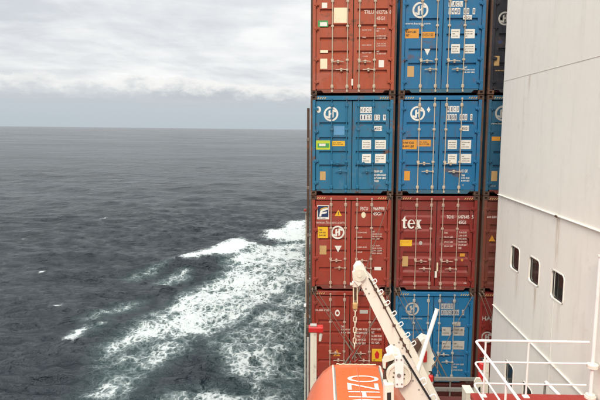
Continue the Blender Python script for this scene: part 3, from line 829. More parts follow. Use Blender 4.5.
c = Container(1, 3, BLUE2, 'shaded blue container at the bottom of the middle column, behind the davit', 'narrow', GREY_ROD)
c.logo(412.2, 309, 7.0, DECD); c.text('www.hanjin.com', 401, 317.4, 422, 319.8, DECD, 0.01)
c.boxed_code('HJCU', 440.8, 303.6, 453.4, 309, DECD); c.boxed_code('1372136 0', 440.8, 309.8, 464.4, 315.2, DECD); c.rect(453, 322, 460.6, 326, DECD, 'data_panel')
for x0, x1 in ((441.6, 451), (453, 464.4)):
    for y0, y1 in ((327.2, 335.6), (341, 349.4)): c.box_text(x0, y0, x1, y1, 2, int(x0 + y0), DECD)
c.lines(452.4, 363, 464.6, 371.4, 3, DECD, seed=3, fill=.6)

# --- third column, half hidden by the white wall
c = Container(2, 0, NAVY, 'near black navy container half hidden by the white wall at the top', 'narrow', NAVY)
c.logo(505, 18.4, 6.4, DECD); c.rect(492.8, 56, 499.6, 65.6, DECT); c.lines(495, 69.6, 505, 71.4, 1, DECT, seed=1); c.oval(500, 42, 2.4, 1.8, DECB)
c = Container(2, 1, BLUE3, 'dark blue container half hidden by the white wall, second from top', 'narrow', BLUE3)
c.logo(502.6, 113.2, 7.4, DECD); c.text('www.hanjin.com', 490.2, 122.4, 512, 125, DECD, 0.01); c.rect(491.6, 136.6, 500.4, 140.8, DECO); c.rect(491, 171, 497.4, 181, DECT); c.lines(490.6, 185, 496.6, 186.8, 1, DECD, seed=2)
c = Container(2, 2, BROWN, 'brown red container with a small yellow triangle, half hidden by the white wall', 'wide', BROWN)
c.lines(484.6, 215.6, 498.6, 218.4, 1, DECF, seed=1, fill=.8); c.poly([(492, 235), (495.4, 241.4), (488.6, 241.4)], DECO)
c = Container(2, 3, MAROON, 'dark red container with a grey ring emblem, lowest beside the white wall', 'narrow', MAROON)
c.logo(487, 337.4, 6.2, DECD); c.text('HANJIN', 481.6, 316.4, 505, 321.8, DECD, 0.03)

# ------------------------------------------------------------------ lashing gear round the stack
def lashing(p0, p1, label, y0=15.62, y1=15.35):
    a, b = P(*p0, Y=y0), P(*p1, Y=y1)
    r = thing('lashing_rod', label, 'lashing rod', b[:], 'steel lashing rods')
    d = a - b
    MB().tube([(0, 0, 0), d * 0.30], 0.016, 6).tube([d * 0.12, d * 0.24], 0.026, 6).build('turnbuckle', LASH, r)
    MB().tube([d * 0.301, d], 0.0095, 6).build('rod', LASH, r)
    MB().tube([d, d + Vector((0, 0.2, 0.03))], 0.02, 6).build('hook', LASH, r)


lashing((312.4, 291), (356.5, 358), 'thin lashing rod falling right from the outer left corner of the bottom red container')
lashing((316, 289.6), (361.5, 359), 'second lashing rod from the outer left corner, just right of its twin')
lashing((391, 292), (344.6, 372), 'lashing rod falling left from the upper right corner of the bottom red container')
lashing((387.6, 300), (338, 374), 'shorter lashing rod crossing the bottom red container towards lower left')
lashing((390.6, 196), (353, 308), 'long lashing rod crossing the red container with the navy emblem down to the davit tip', 15.62, 15.5)
lashing((396.4, 292), (441, 376), 'lashing rod falling right across the shaded blue container from its upper left corner')
lashing((400.4, 290.6), (447.6, 378), 'upper twin of the lashing rods falling right across the shaded blue container')
lashing((472.4, 296), (426, 379), 'lashing rod falling left from the upper right corner of the shaded blue container')
lashing((481, 296), (502, 352), 'left lashing rod on the dark red container beside the white wall')
lashing((484, 294.4), (506, 349), 'right lashing rod on the dark red container beside the white wall')

# outboard post of the lashing gear, down the outer edge of the stack
px_ = thing('lashing_post', 'rust brown steel post down the outer edge of the container stack', 'post', (XL - 0.085, YF + 0.34, ZD + 0.05))
zt = P(308, 108, YF + 0.3).z - ZD - 0.05
MB().box((-0.028, -0.06, 0), (0.05, 0.06, zt), 0.008).build('post', RUST, px_)
b_ = MB()
for z in np.arange(0.8, zt, 1.45): b_.box((-0.036, -0.07, z), (0.06, 0.07, z + 0.10), 0.008)
b_.build('clamp', LASH, px_)
MB().tube([(-0.075, -0.09, 0.0), (-0.075, -0.09, zt * 0.40)], 0.02, 8).build('pipe', DIRTYW, px_)
MB().tube([(-0.055, 0.1, zt * 0.38), (-0.055, 0.1, zt * 0.70)], 0.018, 8).build('pipe', CREAM_ROD, px_)
for z in (0.42, 0.705): MB().box((-0.115, -0.12, zt * z), (-0.04, 0.02, zt * z + 0.07), 0.01).build('lamp', RAILW if z < 0.5 else RED2, px_)

# catwalk rails in front of the stack
cw = thing('catwalk', 'dull grey catwalk rails running across under the middle stack', 'catwalk', (P(450, 400, 15.2).x, 15.2, ZD + 0.05))
for yy, hh in ((379, 0.055), (389.5, 0.06)):
    z = P(450, yy, 15.2).z - ZD - 0.05
    MB().box((-3.2, -0.03, z - hh), (3.2, 0.03, z + hh), 0.01).build('rail', STEELG, cw)
zr = P(450, 378, 15.2).z - ZD - 0.05
for i in range(9):
    MB().tube([(-3.0 + i * 0.75, 0.05, 0), (-3.0 + i * 0.75, 0.05, zr)], 0.025, 6).build('stanchion', STEELG, cw)
MB().box((-3.2, 0.08, zr - 1.12), (3.2, 0.50, zr - 1.06)).build('walkway', DECKDARK, cw)

# ------------------------------------------------------------------ white accommodation block
WX, WY = 4.605, 14.0                                 # side plane, forward corner
acc = thing('accommodation_block', 'tall cream white deckhouse wall with small dark windows on the right', 'deckhouse', (WX, WY, ZD + 0.05))
ZA = ZD + 0.05
wins = []
for cz in (CZ - 3.02, CZ - 5.90):
    for cy in (12.62, 11.48, 10.33): wins.append((cy, cz))
WW, WH = 0.56, 0.57


def wall_side():
    m = MB()
    ycuts = sorted({-12.0, WY} | {c + s * WW / 2 for c in (12.62, 11.48, 10.33) for s in (-1, 1)})
    zcuts = sorted({ZA, CZ + 16} | {c + s * WH / 2 for c in (CZ - 3.02, CZ - 5.90) for s in (-1, 1)})
    for y0, y1 in zip(ycuts, ycuts[1:]):
        for z0, z1 in zip(zcuts, zcuts[1:]):
            if any(abs((y0 + y1) / 2 - a) < WW / 2 and abs((z0 + z1) / 2 - b) < WH / 2 for a, b in wins): continue
            m.quad((0, y0 - WY, z0 - ZA), (0, y1 - WY, z0 - ZA), (0, y1 - WY, z1 - ZA), (0, y0 - WY, z1 - ZA))
    # return faces: forward face, top, aft
    H = CZ + 16 - ZA
    m.quad((0, 0, 0), (14, 0, 0), (14, 0, H), (0, 0, H)); m.quad((0, 0, H), (14, 0, H), (14, -26, H), (0, -26, H)); m.quad((0, -26, 0), (14, -26, 0), (14, -26, H), (0, -26, H))
    return m


wl = wall_side().build('wall', WALLP, acc)


def rr_ring(hw, hh, r, n=5):
    pts = []
    for cx, cz, a0 in ((hw - r, hh - r, 0), (-hw + r, hh - r, 90), (-hw + r, -hh + r, 180), (hw - r, -hh + r, 270)):
        for i in range(n + 1):
            a = R(a0 + 90 * i / n); pts.append((cx + r * math.cos(a), cz + r * math.sin(a)))
    return pts


def window_frame():
    m = MB()
    o = rr_ring(WW / 2 + 0.013, WH / 2 + 0.013, 0.12); i_ = rr_ring(WW / 2 - 0.012, WH / 2 - 0.012, 0.085); n = len(o)
    vs = [(0.01, a, b) for a, b in o] + [(-0.008, a, b) for a, b in o] + [(-0.008, a, b) for a, b in i_] + [(0.05, a, b) for a, b in i_]
    m.add(vs, [(j * n + k, j * n + (k + 1) % n, (j + 1) * n + (k + 1) % n, (j + 1) * n + k) for j in range(3) for k in range(n)])
    return m.mesh('frame', WALLP)


wf = window_frame()
wgl = MB().add([(0.034, a, b) for a, b in rr_ring(WW / 2, WH / 2, 0.09)], [tuple(range(24))]).mesh('pane', GLASS)
wgk = MB()
o = rr_ring(WW / 2 - 0.011, WH / 2 - 0.011, 0.085); i_ = rr_ring(WW / 2 - 0.035, WH / 2 - 0.035, 0.07); n = len(o)
wgk.add([(0.030, a, b) for a, b in o] + [(0.030, a, b) for a, b in i_], [(k, (k + 1) % n, n + (k + 1) % n, n + k) for k in range(n)])
wgk = wgk.mesh('seal', BLACK)
for cy, cz in wins:
    p = link('window', wf, acc, (0, cy - WY, cz - ZA))
    link('pane', wgl, p); link('seal', wgk, p)
# deck-edge seams of the wall
zz = CZ + 1.20 - ZA
MB().box((-0.0035, -20, zz - 0.006), (0.004, -0.004, zz + 0.005)).build('weld_seam', WELD, acc)
zz = CZ - 1.66 - ZA
MB().box((-0.035, -20, zz - 0.010), (0.003, -0.004, zz + 0.010), 0.004).build('deck_edge', WHITE, acc)
zz = CZ - 4.60 - ZA
MB().box((-0.03, -20, zz - 0.012), (0.003, -0.004, zz + 0.012), 0.005).build('deck_edge', WHITE, acc)
for yy in (10.45, 7.2):
    MB().tube([(-0.03, yy - WY, CZ - 1.67 - ZA), (-0.075, yy - WY, CZ - 1.65 - ZA)], 0.022, 8).build('drain_spout', RUST, acc)
# vertical plate seams, a hair proud
for yy in (10.45, 5.4):
    MB().box((-0.003, yy - WY - 0.006, 0.2), (0.002, yy - WY + 0.006, CZ - 1.70 - ZA)).build('weld_seam', WALLP, acc)


def streak_mat():
    m = bpy.data.materials.new('rust_run'); m.use_nodes = True
    t = m.node_tree; t.nodes.clear(); g = NG(t)
    uv = g.n('ShaderNodeTexCoord').outputs['Generated']
    s_ = g.n('ShaderNodeSeparateXYZ', i={0: uv})
    pos = g.n('ShaderNodeNewGeometry').outputs['Position']
    n_ = g.noise(g.mapping(pos, scale=(1, 26, 1.2)), 1.0, 4, 0.6)
    a = g.m('MULTIPLY', g.ss(s_.outputs[2], 0.0, 1.0), g.m('SUBTRACT', 1.0, g.m('ABSOLUTE', g.m('MULTIPLY_ADD', s_.outputs[1], 2.0, -1.0))))
    a = g.m('MULTIPLY', a, g.ss(n_, 0.35, 0.65, 0.03, 0.38))
    b = g.n('ShaderNodeBsdfPrincipled', i={'Base Color': (0.42, 0.23, 0.10, 1), 'Roughness': 0.7, 'Alpha': a})
    g.n('ShaderNodeOutputMaterial', i={'Surface': b.outputs[0]})
    return m


RUN = streak_mat()
for yy, ln, wd, zt_ in ((10.45, 1.3, 0.22, CZ - 1.69), (7.2, 1.0, 0.2, CZ - 1.69), (9.0, 1.6, 0.3, CZ + 1.18), (7.7, 1.0, 0.25, CZ + 1.18), (12.3, 0.7, 0.15, CZ + 1.18), (12.45, 0.9, 0.2, CZ - 3.35), (11.35, 0.8, 0.2, CZ - 3.35), (10.2, 0.8, 0.2, CZ - 3.35), (8.4, 3.2, 0.5, CZ + 5), (11.0, 2.6, 0.4, CZ + 4.4)):
    MB().quad((-0.004, yy - WY - wd / 2, zt_ - ln - ZA), (-0.004, yy - WY + wd / 2, zt_ - ln - ZA), (-0.004, yy - WY + wd / 2, zt_ - ZA), (-0.004, yy - WY - wd / 2, zt_ - ZA)).build('rust_stain', RUN, acc)

# ------------------------------------------------------------------ red platform with its white railing
RY = 8.62
ZP = P(590, 398, RY).z
YE = P(540, 394, Z=ZP).y
XP = P(475, 343, RY).x
pf = MB(); pf.box((P(490, 396, Z=ZP).x - 0.3, -4, ZP - 0.10), (WX - 0.035, YE, ZP), 0.01)
pf.build('platform_deck', DECKRED, kind='structure')
rl = thing('deck_railing', 'white three bar tubular railing round the red platform', 'railing', (XP, RY, ZP))
endx = P(589, 345, RY).x - XP
HH = [P(540, yy, RY).z - ZP for yy in (341.5, 363, 384.5)]
for h, r in zip(HH, (0.0205, 0.0145, 0.0145)):
    rad = 0.09; cpts = [Vector((endx, 0, h)), Vector((rad, 0, h))]
    for k in range(1, 5):
        a = R(90 + 90 * k / 5); cpts.append(Vector((rad + rad * math.cos(a), -rad + rad * math.sin(a), h)))
    cpts += [Vector((0, -rad, h)), Vector((0, -12, h))]
    MB().tube(cpts, r, 8).build('rail', RAILW, rl)
for sx_, y_ in ((P(485.6, 345, RY).x - XP, 0), (P(528.4, 350, RY).x - XP, 0)):
    MB().tube([(sx_, y_, 0), (sx_, y_, HH[0])], 0.0165, 8).box((sx_ - 0.05, y_ - 0.05, 0.0), (sx_ + 0.05, y_ + 0.05, 0.014)).build('stanchion', RAILW, rl)
for k in range(1, 8):
    MB().tube([(0, -1.5 * k, 0), (0, -1.5 * k, HH[0])], 0.0165, 8).build('stanchion', RAILW, rl)

vp = P(590, 398, RY)
vt = thing('standpipe', 'tall white pipe with bolted flanges at the railing end beside the wall', 'pipe', (vp.x, RY, ZP))
hp = P(598.6, 257, RY).z - ZP
MB().tube([(0, 0, 0.0), (0, 0, hp)], 0.029, 12).build('pipe', RAILW, vt)
MB().tube([(0, 0, hp + 0.001), (0, 0, hp + 0.03)], 0.042, 12).build('cap', WHITE, vt)
fl_ = MB().disc((0, 0, 0.0), (0, 0, 1), 0.09, 0.035, 18).disc((0, 0, 0.0352), (0, 0, 1), 0.075, 0.03, 18)
for k in range(6): fl_.tube([(0.075 * math.cos(k * 1.047), 0.075 * math.sin(k * 1.047), 0.0355), (0.075 * math.cos(k * 1.047), 0.075 * math.sin(k * 1.047), 0.055)], 0.01, 6)
fl_.build('flange', WHITE, vt)
zf = P(591.5, 366, RY).z - ZP
MB().disc((0, 0, zf - 0.03), (0, 0, 1), 0.09, 0.028, 18).disc((0, 0, zf + 0.001), (0, 0, 1), 0.09, 0.028, 18).build('flange', WHITE, vt)

hr0, hr1 = P(546, 382.4, 9.6), P(561, 397, 8.9)
hr = thing('stair_handrail', 'bent white handrail end beyond the railing, low by the wall', 'handrail', hr1[:])
d_ = hr0 - hr1
MB().tube([d_, d_ * 0.5, (0, 0, 0), (0.15, -0.2, -0.5), (0.15, -0.2, -0.9)], 0.032, 10).build('rail', RAILW, hr)
MB().box(d_ + Vector((-0.02, 0.02, -0.4)), d_ + Vector((0.02, 0.05, -0.02)), 0.006).build('bracket', STEELG, hr)

# post with a fire extinguisher just beyond the railing corner
ZL = CZ - 7.5                                        # boat deck
bd = MB(); bd.box((2.2, -4, ZL - 0.10), (WX - 0.01, 14.6, ZL)); bd.build('boat_deck', DECKDARK, kind='structure')
pp = P(486.5, 362, 10.3)
po = thing('white_post', 'stout white post just inside the railing corner', 'post', (pp.x, 10.3, ZL))
hh = pp.z - ZL
MB().box((-0.045, -0.045, 0), (0.045, 0.045, hh), 0.008).build('post', DIRTYW, po)
MB().box((-0.06, -0.06, hh + 0.001), (0.06, 0.06, hh + 0.03), 0.008).build('cap', DIRTYW, po)
ep = P(481.8, 381, 10.45)


def extinguisher(p, h, r, label):
    e = thing('fire_extinguisher', label, 'extinguisher', p[:], 'red fire extinguishers')
    pts = [(0, 0, 0), (0, 0, h * 0.72), (0, 0, h * 0.80), (0, 0, h * 0.85)]
    m = MB(); m.tube([pts[0], pts[1]], r, 14); m.tube([pts[1], pts[2]], r, 14, r * 0.45)
    m.build('cylinder', EXTRED, e)
    MB().tube([(0, 0, h * 0.801), (0, 0, h * 0.90)], r * 0.3, 8).box((-r * 0.9, -0.012, h * 0.9), (r * 0.5, 0.012, h * 0.94)).build('valve', BLACK, e)
    MB().tube([(r * 0.3, 0, h * 0.87), (r * 1.15, 0, h * 0.8), (r * 1.2, 0, h * 0.3)], 0.011, 6).build('hose', BLACK, e)
    MB().tube([(0, 0, h * 0.38), (0, 0, h * 0.5)], r * 1.02, 14, cap=False).build('label_band', DECD, e)


extinguisher(ep, 0.52, 0.075, 'red extinguisher left of the stout white post at the railing corner')
pa = [(474.4, 397), (474.6, 382), (476.6, 378.4), (480.6, 378.6), (485, 386), (485, 397)]
bk = thing('bracket_plate', 'small white bracket plate with a slot, left of the stout post', 'bracket', P(479, 397, 9.9)[:])
o_ = Vector(P(479, 397, 9.9))
MB().prism([P(a, b, 9.9) - o_ for a, b in pa] , (0, 0.05, 0)).build('plate', DIRTYW, bk)
MB().prism([P(a, b, 9.9) - o_ + Vector((0, -0.004, 0)) for a, b in ((478, 394), (478.4, 387.6), (480.4, 386.6), (480.4, 393))], (0, 0.003, 0)).build('slot', BLACK, bk)
MB().box((-0.05, 0.0, -2.9 + 0.02 + 0.0), (0.06, 0.05, -0.001)).build('leg', DIRTYW, bk)
lk0 = P(466.4, 393.6, 9.6); lk1 = P(474.4, 404, 9.6)
lk = thing('deck_locker', 'white deck locker corner at the bottom edge, left of the railing', 'locker', (lk0.x, 9.6, ZL))
MB().box((0, 0, 0), (0.14, 0.3, lk0.z - ZL), 0.008).build('body', DIRTYW, lk)
MB().box((-0.012, -0.012, lk0.z - ZL + 0.001), (0.15, 0.31, lk0.z - ZL + 0.02), 0.008).build('lid', DIRTYW, lk)

# ------------------------------------------------------------------ lifeboat
LC = 0.68
lb = thing('lifeboat', 'orange enclosed lifeboat roof with white letters at the bottom edge', 'lifeboat', (LC, 6.5, CZ - 6.4))
ZT = CZ - 4.27


def boat_section(y):
    """half profile (dx, z) from roof centre to keel"""
    t = (y - 6.0)
    bow = max(0.0, (y - 8.3) / 1.9)
    wd = 1.16 - 0.30 * min(1, bow) ** 1.2 - max(0, -t - 1.6) * 0.15
    drop = 0.0 if y < 9.42 else (y - 9.42) * 0.9 + (y - 9.42) ** 2 * 1.6
    if y > 9.42: wd *= max(0.08, 1 - (y - 9.42) ** 1.3 * 0.95)
    k = wd / 1.12
    rf = 0.415 if y <= 9.42 else 0.415 * max(0.05, 1 - (y - 9.42) ** 1.2 * 0.8)
    p = [(0, 0.012), (rf - 0.03, 0.0), (rf, -0.002), (rf + 0.03, -0.006), (0.52, -0.055), (0.62, -0.13), (0.72, -0.25), (0.82, -0.39), (0.91, -0.56), (0.99, -0.78), (1.04, -1.0), (1.04, -1.02), (1.11, -1.04), (1.12, -1.10), (1.11, -1.17), (1.03, -1.19), (0.98, -1.35), (0.86, -1.75), (0.55, -2.1), (0.0, -2.25)]
    q = []
    for i, (a, z) in enumerate(p):
        a2 = a if i < 4 else max(p[3][0] + (a - p[3][0]) * k, 0.0) if y <= 9.42 else a * k * 0.98
        zz_ = z - drop * (1 - min(1, -z / 2.25) * 0.9)
        q.append((min(a2, 1.4), zz_))
    return q


ysn = [2.2, 2.6, 3.4, 4.5, 5.6, 6.6, 7.5, 8.1, 8.6, 9.0, 9.25, 9.42, 9.47, 9.55, 9.7, 9.9, 10.1, 10.25]
secs = [boat_section(y) for y in ysn]
def loft(i0, i1, smooth=True, dz=0.0):
    m = MB()
    for sgn in (-1, 1):
        vs = []; cnt = i1 - i0 + 1
        for y, sc_ in zip(ysn, secs):
            for i in range(i0, i1 + 1): vs.append((sgn * sc_[i][0], y - 6.5, ZT + sc_[i][1] + dz - (CZ - 6.4)))
        fs = [(a * cnt + b, a * cnt + b + 1, (a + 1) * cnt + b + 1, (a + 1) * cnt + b) for a in range(len(ysn) - 1) for b in range(cnt - 1)]
        m.add(vs, fs, smooth)
    return m


loft(3, 11).build('canopy', BOATFADE, lb)
loft(11, 15).build('fender', BLACK, lb)
loft(15, 19).build('hull', BOATORG, lb)
# roof: pale border at the far end, deep orange panel set into it
mroof = MB()
zr_ = ZT - (CZ - 6.4)
mroof = loft(0, 3)
mroof.build('roof', BOATFADE, lb)
pn = MB(); pn.box((-0.385, 2.2 - 6.5, zr_ + 0.008), (0.385, 9.27 - 6.5, zr_ + 0.026), 0.006)
pn.build('roof_panel', BOATORG, lb)
MB().tube([(0.0, -4.0, zr_ + 0.026), (0.0, 2.74, zr_ + 0.026)], 0.012, 6).build('seam', BOATFADE, lb)
for sx_ in (-1, 1):
    MB().tube([(sx_ * 0.425, -4.2, zr_ + 0.02), (sx_ * 0.425, 2.82, zr_ + 0.02), (sx_ * 0.42, 2.95, zr_ - 0.03)], 0.017, 8).build('gutter', DIRTYW, lb)
    MB().box((sx_ * 0.40 - 0.012, -4.2, zr_ + 0.0), (sx_ * 0.40 + 0.012, 2.78, zr_ + 0.018)).build('gutter', STEELG, lb)
ln_ = MB()
lp = []
for i in range(25):
    a = -0.36 + 0.72 * i / 24
    lp.append((a, 2.93 + 0.006 * math.sin(i * 2.1), zr_ + 0.008 + 0.005 * math.sin(i * 1.7)))
ln_.tube(lp, 0.010, 6).build('grab_line', DECC, lb)


def roof_letter(ch, px_y0, px_y1, x0=347.5, x1=378.5):
    zw = ZT + 0.034
    a = P(360, px_y0, Z=zw).y; b = P(360, px_y1, Z=zw).y         # a farther
    
    xl = P(x0, (px_y0 + px_y1) / 2, Z=zw).x; xr = P(x1, (px_y0 + px_y1) / 2, Z=zw).x
    me_ = text_mesh(ch, 0, 1, 0, 1, DECW, 0.0, res=8)
    arr = np.empty(len(me_.vertices) * 3, np.float32); me_.vertices.foreach_get('co', arr); arr = arr.reshape(-1, 3)
    out = np.empty_like(arr)
    out[:, 0] = xl + arr[:, 2] * (xr - xl) - LC                   # letter tops point to starboard
    out[:, 1] = a + arr[:, 0] * (b - a) - 6.5
    out[:, 2] = zr_ + 0.034
    me_.vertices.foreach_set('co', out.ravel()); me_.update()
    link('lettering', me_, lb)


roof_letter('O', 375.6, 382.0); roof_letter('Z', 383.0, 390.0); roof_letter('H', 391.4, 397.4, 348.6, 380); roof_letter('O', 399.0, 406.5, 349, 381)
# chocks that carry the boat
for y_ in (-2.6, 1.6):
    MB().box((-0.5, y_ - 0.12, -4.2 + 0.75), (0.5, y_ + 0.12, zr_ - 2.2), 0.02).build('cradle', DIRTYW, lb)

# ------------------------------------------------------------------ davit over the lifeboat
def pxprism(m, pts, Yp, t, o):
    return m.prism([P(a, b, Yp) - o for a, b in pts], (0, t, 0))


def handle_bar(m, e0, e1, out, Yp, o, r=0.0105):
    a, b = P(*e0, Y=Yp) - o, P(*e1, Y=Yp) - o
    u = P(e0[0] + out[0], e0[1] + out[1], Yp) - P(*e0, Y=Yp)
    m.tube([a, a + u * 0.8, a + u + (b - a) * 0.15, b + u - (b - a) * 0.15, b + u * 0.8, b], r, 6)


do = Vector((2.3, 9.8, ZL))
dv = thing('davit_crane', 'white davit arm leaning up and left over the lifeboat, with hand rungs along its edge', 'davit', do[:])
pxprism(MB(), [(353.6, 277), (354.4, 269.5), (357, 265.4), (361, 264.6), (364.6, 268), (369, 277), (411, 358), (428, 392), (440, 416), (424, 416), (392, 349), (361, 286), (355, 282)], 9.62, 0.30, do).build('arm', WHITE, dv)
pxprism(MB(), [(365, 271), (372, 277.4), (396, 320), (413, 346), (430, 380), (448, 416), (430, 416), (400, 340), (368, 280)], 9.93, 0.18, do).build('arm_rib', WHITE, dv)
pxprism(MB(), [(368.4, 278.4), (369.3, 278), (411.9, 357.8), (411, 358.4)], 9.60, 0.018, do).build('arm_edge', BLACK, dv)
MB().tube([P(370.6, 280.2, 9.60) - do, P(409.8, 355.8, 9.60) - do], 0.011, 6).build('wire_rope', RUST, dv)
for q in (0.12, 0.36, 0.6, 0.78, 0.86, 0.94):
    cpt = P(370.6 + 39.2 * q, 280.2 + 75.6 * q, 9.60) - do
    MB().box(cpt + Vector((-0.03, -0.014, -0.022)), cpt + Vector((0.03, 0.018, 0.022)), 0.006).build('rope_clip', RUST, dv)
bm_ = MB()
for bx, by in ((362, 290), (366, 289), (364.6, 294.6), (369, 293.6), (394, 345), (399, 342.6), (397, 350.6), (402.4, 348.4)):
    bm_.disc(P(bx, by, 9.612) - do, (0, 1, 0), 0.017, 0.007, 6)
bm_.build('bolt_heads', STEELG, dv, kind='stuff')
pxprism(MB(), [(352.4, 272.4), (354.6, 270.6), (361.8, 283.6), (358.6, 286.4), (352.8, 279.6)], 9.54, 0.07, do).build('head_plate', WHITE, dv)
m = MB().disc(P(359.5, 275.5, 9.525) - do, (0, 1, 0), 0.115, 0.012, 20).disc(P(359.5, 275.5, 9.51) - do, (0, 1, 0), 0.04, 0.013, 12)
m.build('head_sheave', DIRTYW, dv)
for e0 in ((371.4, 281.6), (377.8, 292.2), (384.6, 303.0), (391.2, 313.6), (397.8, 324.4), (404.6, 335.0), (410.6, 343.6)):
    m = MB(); handle_bar(m, e0, (e0[0] + 1.7, e0[1] + 3.0), (4.0, -3.0), 9.90, do); m.build('rung', RAILW, dv)
# foot of the davit, nearer than the arm
lowf = [(388, 357), (394, 353), (402, 357), (429, 400), (470, 462), (446, 462), (399.5, 391)]
pxprism(MB(), lowf, 8.00, 0.34, do).build('foot', WHITE, dv)
pxprism(MB(), [(402.2, 356), (404.2, 355.4), (431.6, 400), (472.4, 461.4), (470, 462), (429.4, 400.4)], 7.97, 0.024, do).build('foot_edge', BLACK, dv)
for e0 in ((418.4, 381), (428.6, 397.4)):
    m = MB(); handle_bar(m, e0, (e0[0] + 3.4, e0[1] + 5.4), (5.6, -3.6), 8.00, do, 0.0135); m.build('rung', RAILW, dv)
m = MB().disc(P(399, 376, 7.82) - do, (0, 1, 0), 0.188, 0.07, 32, 0.157).disc(P(399, 376, 7.84) - do, (0, 1, 0), 0.156, 0.04, 28)
sv = m.build('sheave', DIRTYW, dv)
MB().disc(P(399, 376, 7.86) - do, (0, 1, 0), 0.197, 0.05, 32, 0.189).build('rope_groove', RUST, sv)
m = MB()
for k in range(8):
    a = k * 0.7854 + 0.25; m.disc(P(399, 376, 7.834) - do + Vector((0.087 * math.cos(a), 0, 0.087 * math.sin(a))), (0, 1, 0), 0.013, 0.005, 10)
m.build('sheave_holes', RUST, sv)
pxprism(MB(), [(394.8, 357.6), (401, 356), (403.6, 360), (403.4, 387.6), (395.4, 387.8)], 7.74, 0.03, do).build('cheek_plate', RAILW, dv)
bm_ = MB()
for bx, by in ((396.6, 360), (401.4, 360), (397.2, 384.6), (401.8, 384.4), (407, 372), (413, 381), (419, 390)):
    bm_.disc(P(bx, by, 7.727 if bx < 403 else 7.992) - do, (0, 1, 0), 0.014, 0.006, 6)
bm_.build('bolt_heads', STEELG, dv, kind='stuff')
m = MB().disc(P(399, 376, 7.72) - do, (0, 1, 0), 0.03, 0.02, 12); m.build('axle_pin', STEELG, dv)
m = MB()
for pts in ([(386, 360), (384.4, 366), (388, 373), (394, 379)], [(393, 361), (390, 367), (386.4, 372), (385.6, 381)], [(385, 361), (390, 358.6), (395, 360)]):
    m.tube([P(a - 1.5, b, 7.98) - do for a, b in pts], 0.026, 8)
m.build('hook_gear', RUST, dv)
pxprism(MB(), [(382.6, 362), (385, 356.4), (391.4, 354.4), (395, 357), (393.6, 360), (386, 362.4), (385.6, 369), (383, 368)], 7.90, 0.08, do).build('keeper', DIRTYW, dv)
pxprism(MB(), [(384.6, 385.6), (393.6, 384.6), (394, 412), (384.8, 412)], 7.76, 0.2, do).build('limit_box', WHITE, dv)
pxprism(MB(), [(387, 393), (391, 392.6), (391.2, 406), (387.2, 406)], 7.754, 0.004, do).build('limit_slot', BLACK, dv)
# pedestal behind the foot
pxprism(MB(), [(419, 343), (424, 338.6), (429.4, 340.6), (432, 352), (434.6, 356.6), (432.6, 359), (435, 362.6), (431.6, 366), (432.6, 414), (420, 414), (414, 380), (417, 352)], 10.6, 0.3, do).build('pedestal', DIRTYW, dv)
pxprism(MB(), [(412.6, 342.4), (419, 340.4), (422, 345), (417.6, 353), (413.6, 350)], 10.45, 0.14, do).build('winch', RUST, dv)
pxprism(MB(), [(423.4, 352.4), (427, 351.4), (427, 362), (423.4, 362.6)], 10.57, 0.028, do).build('warning_plate', EXTRED, dv)
for cx_, w_ in ((2.4, 0.7),):
    MB().box((-0.35, -0.7, 0.0), (1.0, 1.2, 0.12), 0.02).box((-0.1, -0.4, 0.121), (0.75, 0.9, 1.0), 0.02).build('base', DIRTYW, dv)
extinguisher(P(430.4, 391.5, 10.3), 0.45, 0.05, 'slim red extinguisher on the davit pedestal below the white pole')

pb = P(416.4, 374, 9.9)
pl = thing('boom_pole', 'plain white pole leaning right, standing in front of the shaded blue container', 'pole', pb[:])
MB().tube([(0, 0, 0), P(437, 309.6, 10.2) - pb], 0.042, 12, 0.038).build('pole', RAILW, pl)
tp = P(437, 309.6, 10.2) - pb
MB().tube([tp * 1.001, tp * 1.012], 0.046, 12).build('cap', WHITE, pl)
MB().tube([tp * -0.12, (0, 0, 0)], 0.055, 12).build('socket', DIRTYW, pl)

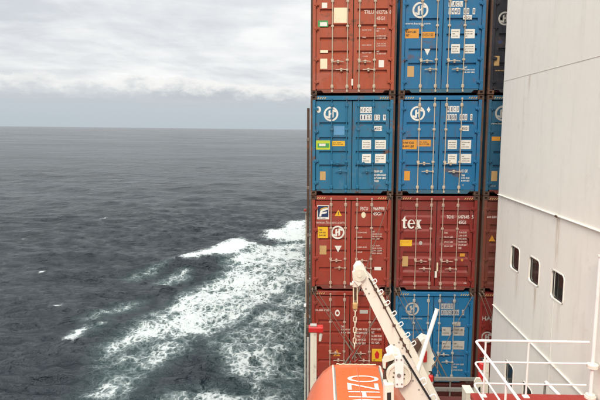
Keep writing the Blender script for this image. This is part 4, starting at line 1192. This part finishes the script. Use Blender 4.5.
# hoist tackle hanging from the davit tip
ho = P(355, 346, 9.66)
hc = thing('hoist_chain', 'cream chain and rope tackle hanging from the davit tip', 'chain', ho[:])
for x_ in (353.4, 357.2): MB().tube([P(x_, 284, 9.66) - ho, P(x_ + 0.2, 306, 9.66) - ho], 0.012, 6).build('rope', DECC, hc)
MB().tube([P(355.2, 286, 9.68) - ho, P(355.2, 300, 9.68) - ho], 0.022, 8).build('rod', RUST, hc)
MB().box(P(352.4, 281.4, 9.62) - ho, P(358.6, 286.6, 9.70) - ho, 0.015).build('block', WHITE, hc)
MB().box(P(350, 283.2, 9.6) - ho, P(353, 285, 9.64) - ho, 0.006).build('cleat', WHITE, hc)
MB().box(P(352.8, 303.4, 9.62) - ho, P(357.4, 308.4, 9.70) - ho, 0.015).build('shackle', DECT, hc)


def link_mesh(rot):
    m = MB(); pts = []
    for k in range(13):
        a = 2 * math.pi * k / 12
        x_ = 0.026 * math.cos(a); z_ = 0.026 * math.sin(a) + (0.028 if math.sin(a) > 0 else -0.028) * (1 if abs(math.sin(a)) > 0.01 else 0)
        pts.append((x_, 0, z_) if not rot else (0, x_, z_))
    m.tube(pts, 0.011, 6, cap=False)
    return m.mesh('chain_link', DECT2)


lm = [link_mesh(0), link_mesh(1)]
for k in range(8):
    zt_, zb_ = P(355, 308.6, 9.66).z, ho.z
    q = k / 7
    link('chain_link', lm[k % 2], hc, (P(355 - 0.3 * q, 330, 9.66).x - ho.x, 0, (zt_ - zb_) * (1 - q)))
hk = [(355, 347), (355, 351), (353, 354), (350.6, 357), (351.6, 361), (355.4, 362), (358, 359)]
MB().tube([P(a, b, 9.66) - ho for a, b in hk], 0.018, 8).build('hook', MAROON, hc)

# ------------------------------------------------------------------ post at the ship's side
lp0 = P(313.6, 326, 12.0)
bs = thing('lamp_post', 'pale post with a bright red head at the ship side, left of the lifeboat', 'post', (lp0.x, 12.0, ZD + 0.05))
hp_ = lp0.z - ZD - 0.05
MB().box((-0.075, -0.07, 0), (0.075, 0.07, hp_ - 0.13), 0.012).build('post', DIRTYW, bs)
MB().box((-0.115, -0.10, hp_ - 0.129), (0.225, 0.10, hp_ - 0.002), 0.015).build('head', EXTRED, bs)
MB().box((-0.08, -0.06, hp_ - 0.001), (0.075, 0.06, hp_ + 0.04), 0.01).build('cap', DECD, bs)
m = MB(); m.tube([(0.165, 0, hp_ - 0.13), (0.165, 0, hp_ - 0.2)], 0.02, 10); m.tube([(0.165, 0, hp_ - 0.2), (0.15, 0, hp_ - 0.36)], 0.045, 12, 0.03)
m.build('lamp', DECW, bs)
MB().tube([(-0.13, 0.05, 0), (-0.13, 0.05, hp_ - 0.3)], 0.022, 8).build('conduit', DECD, bs)
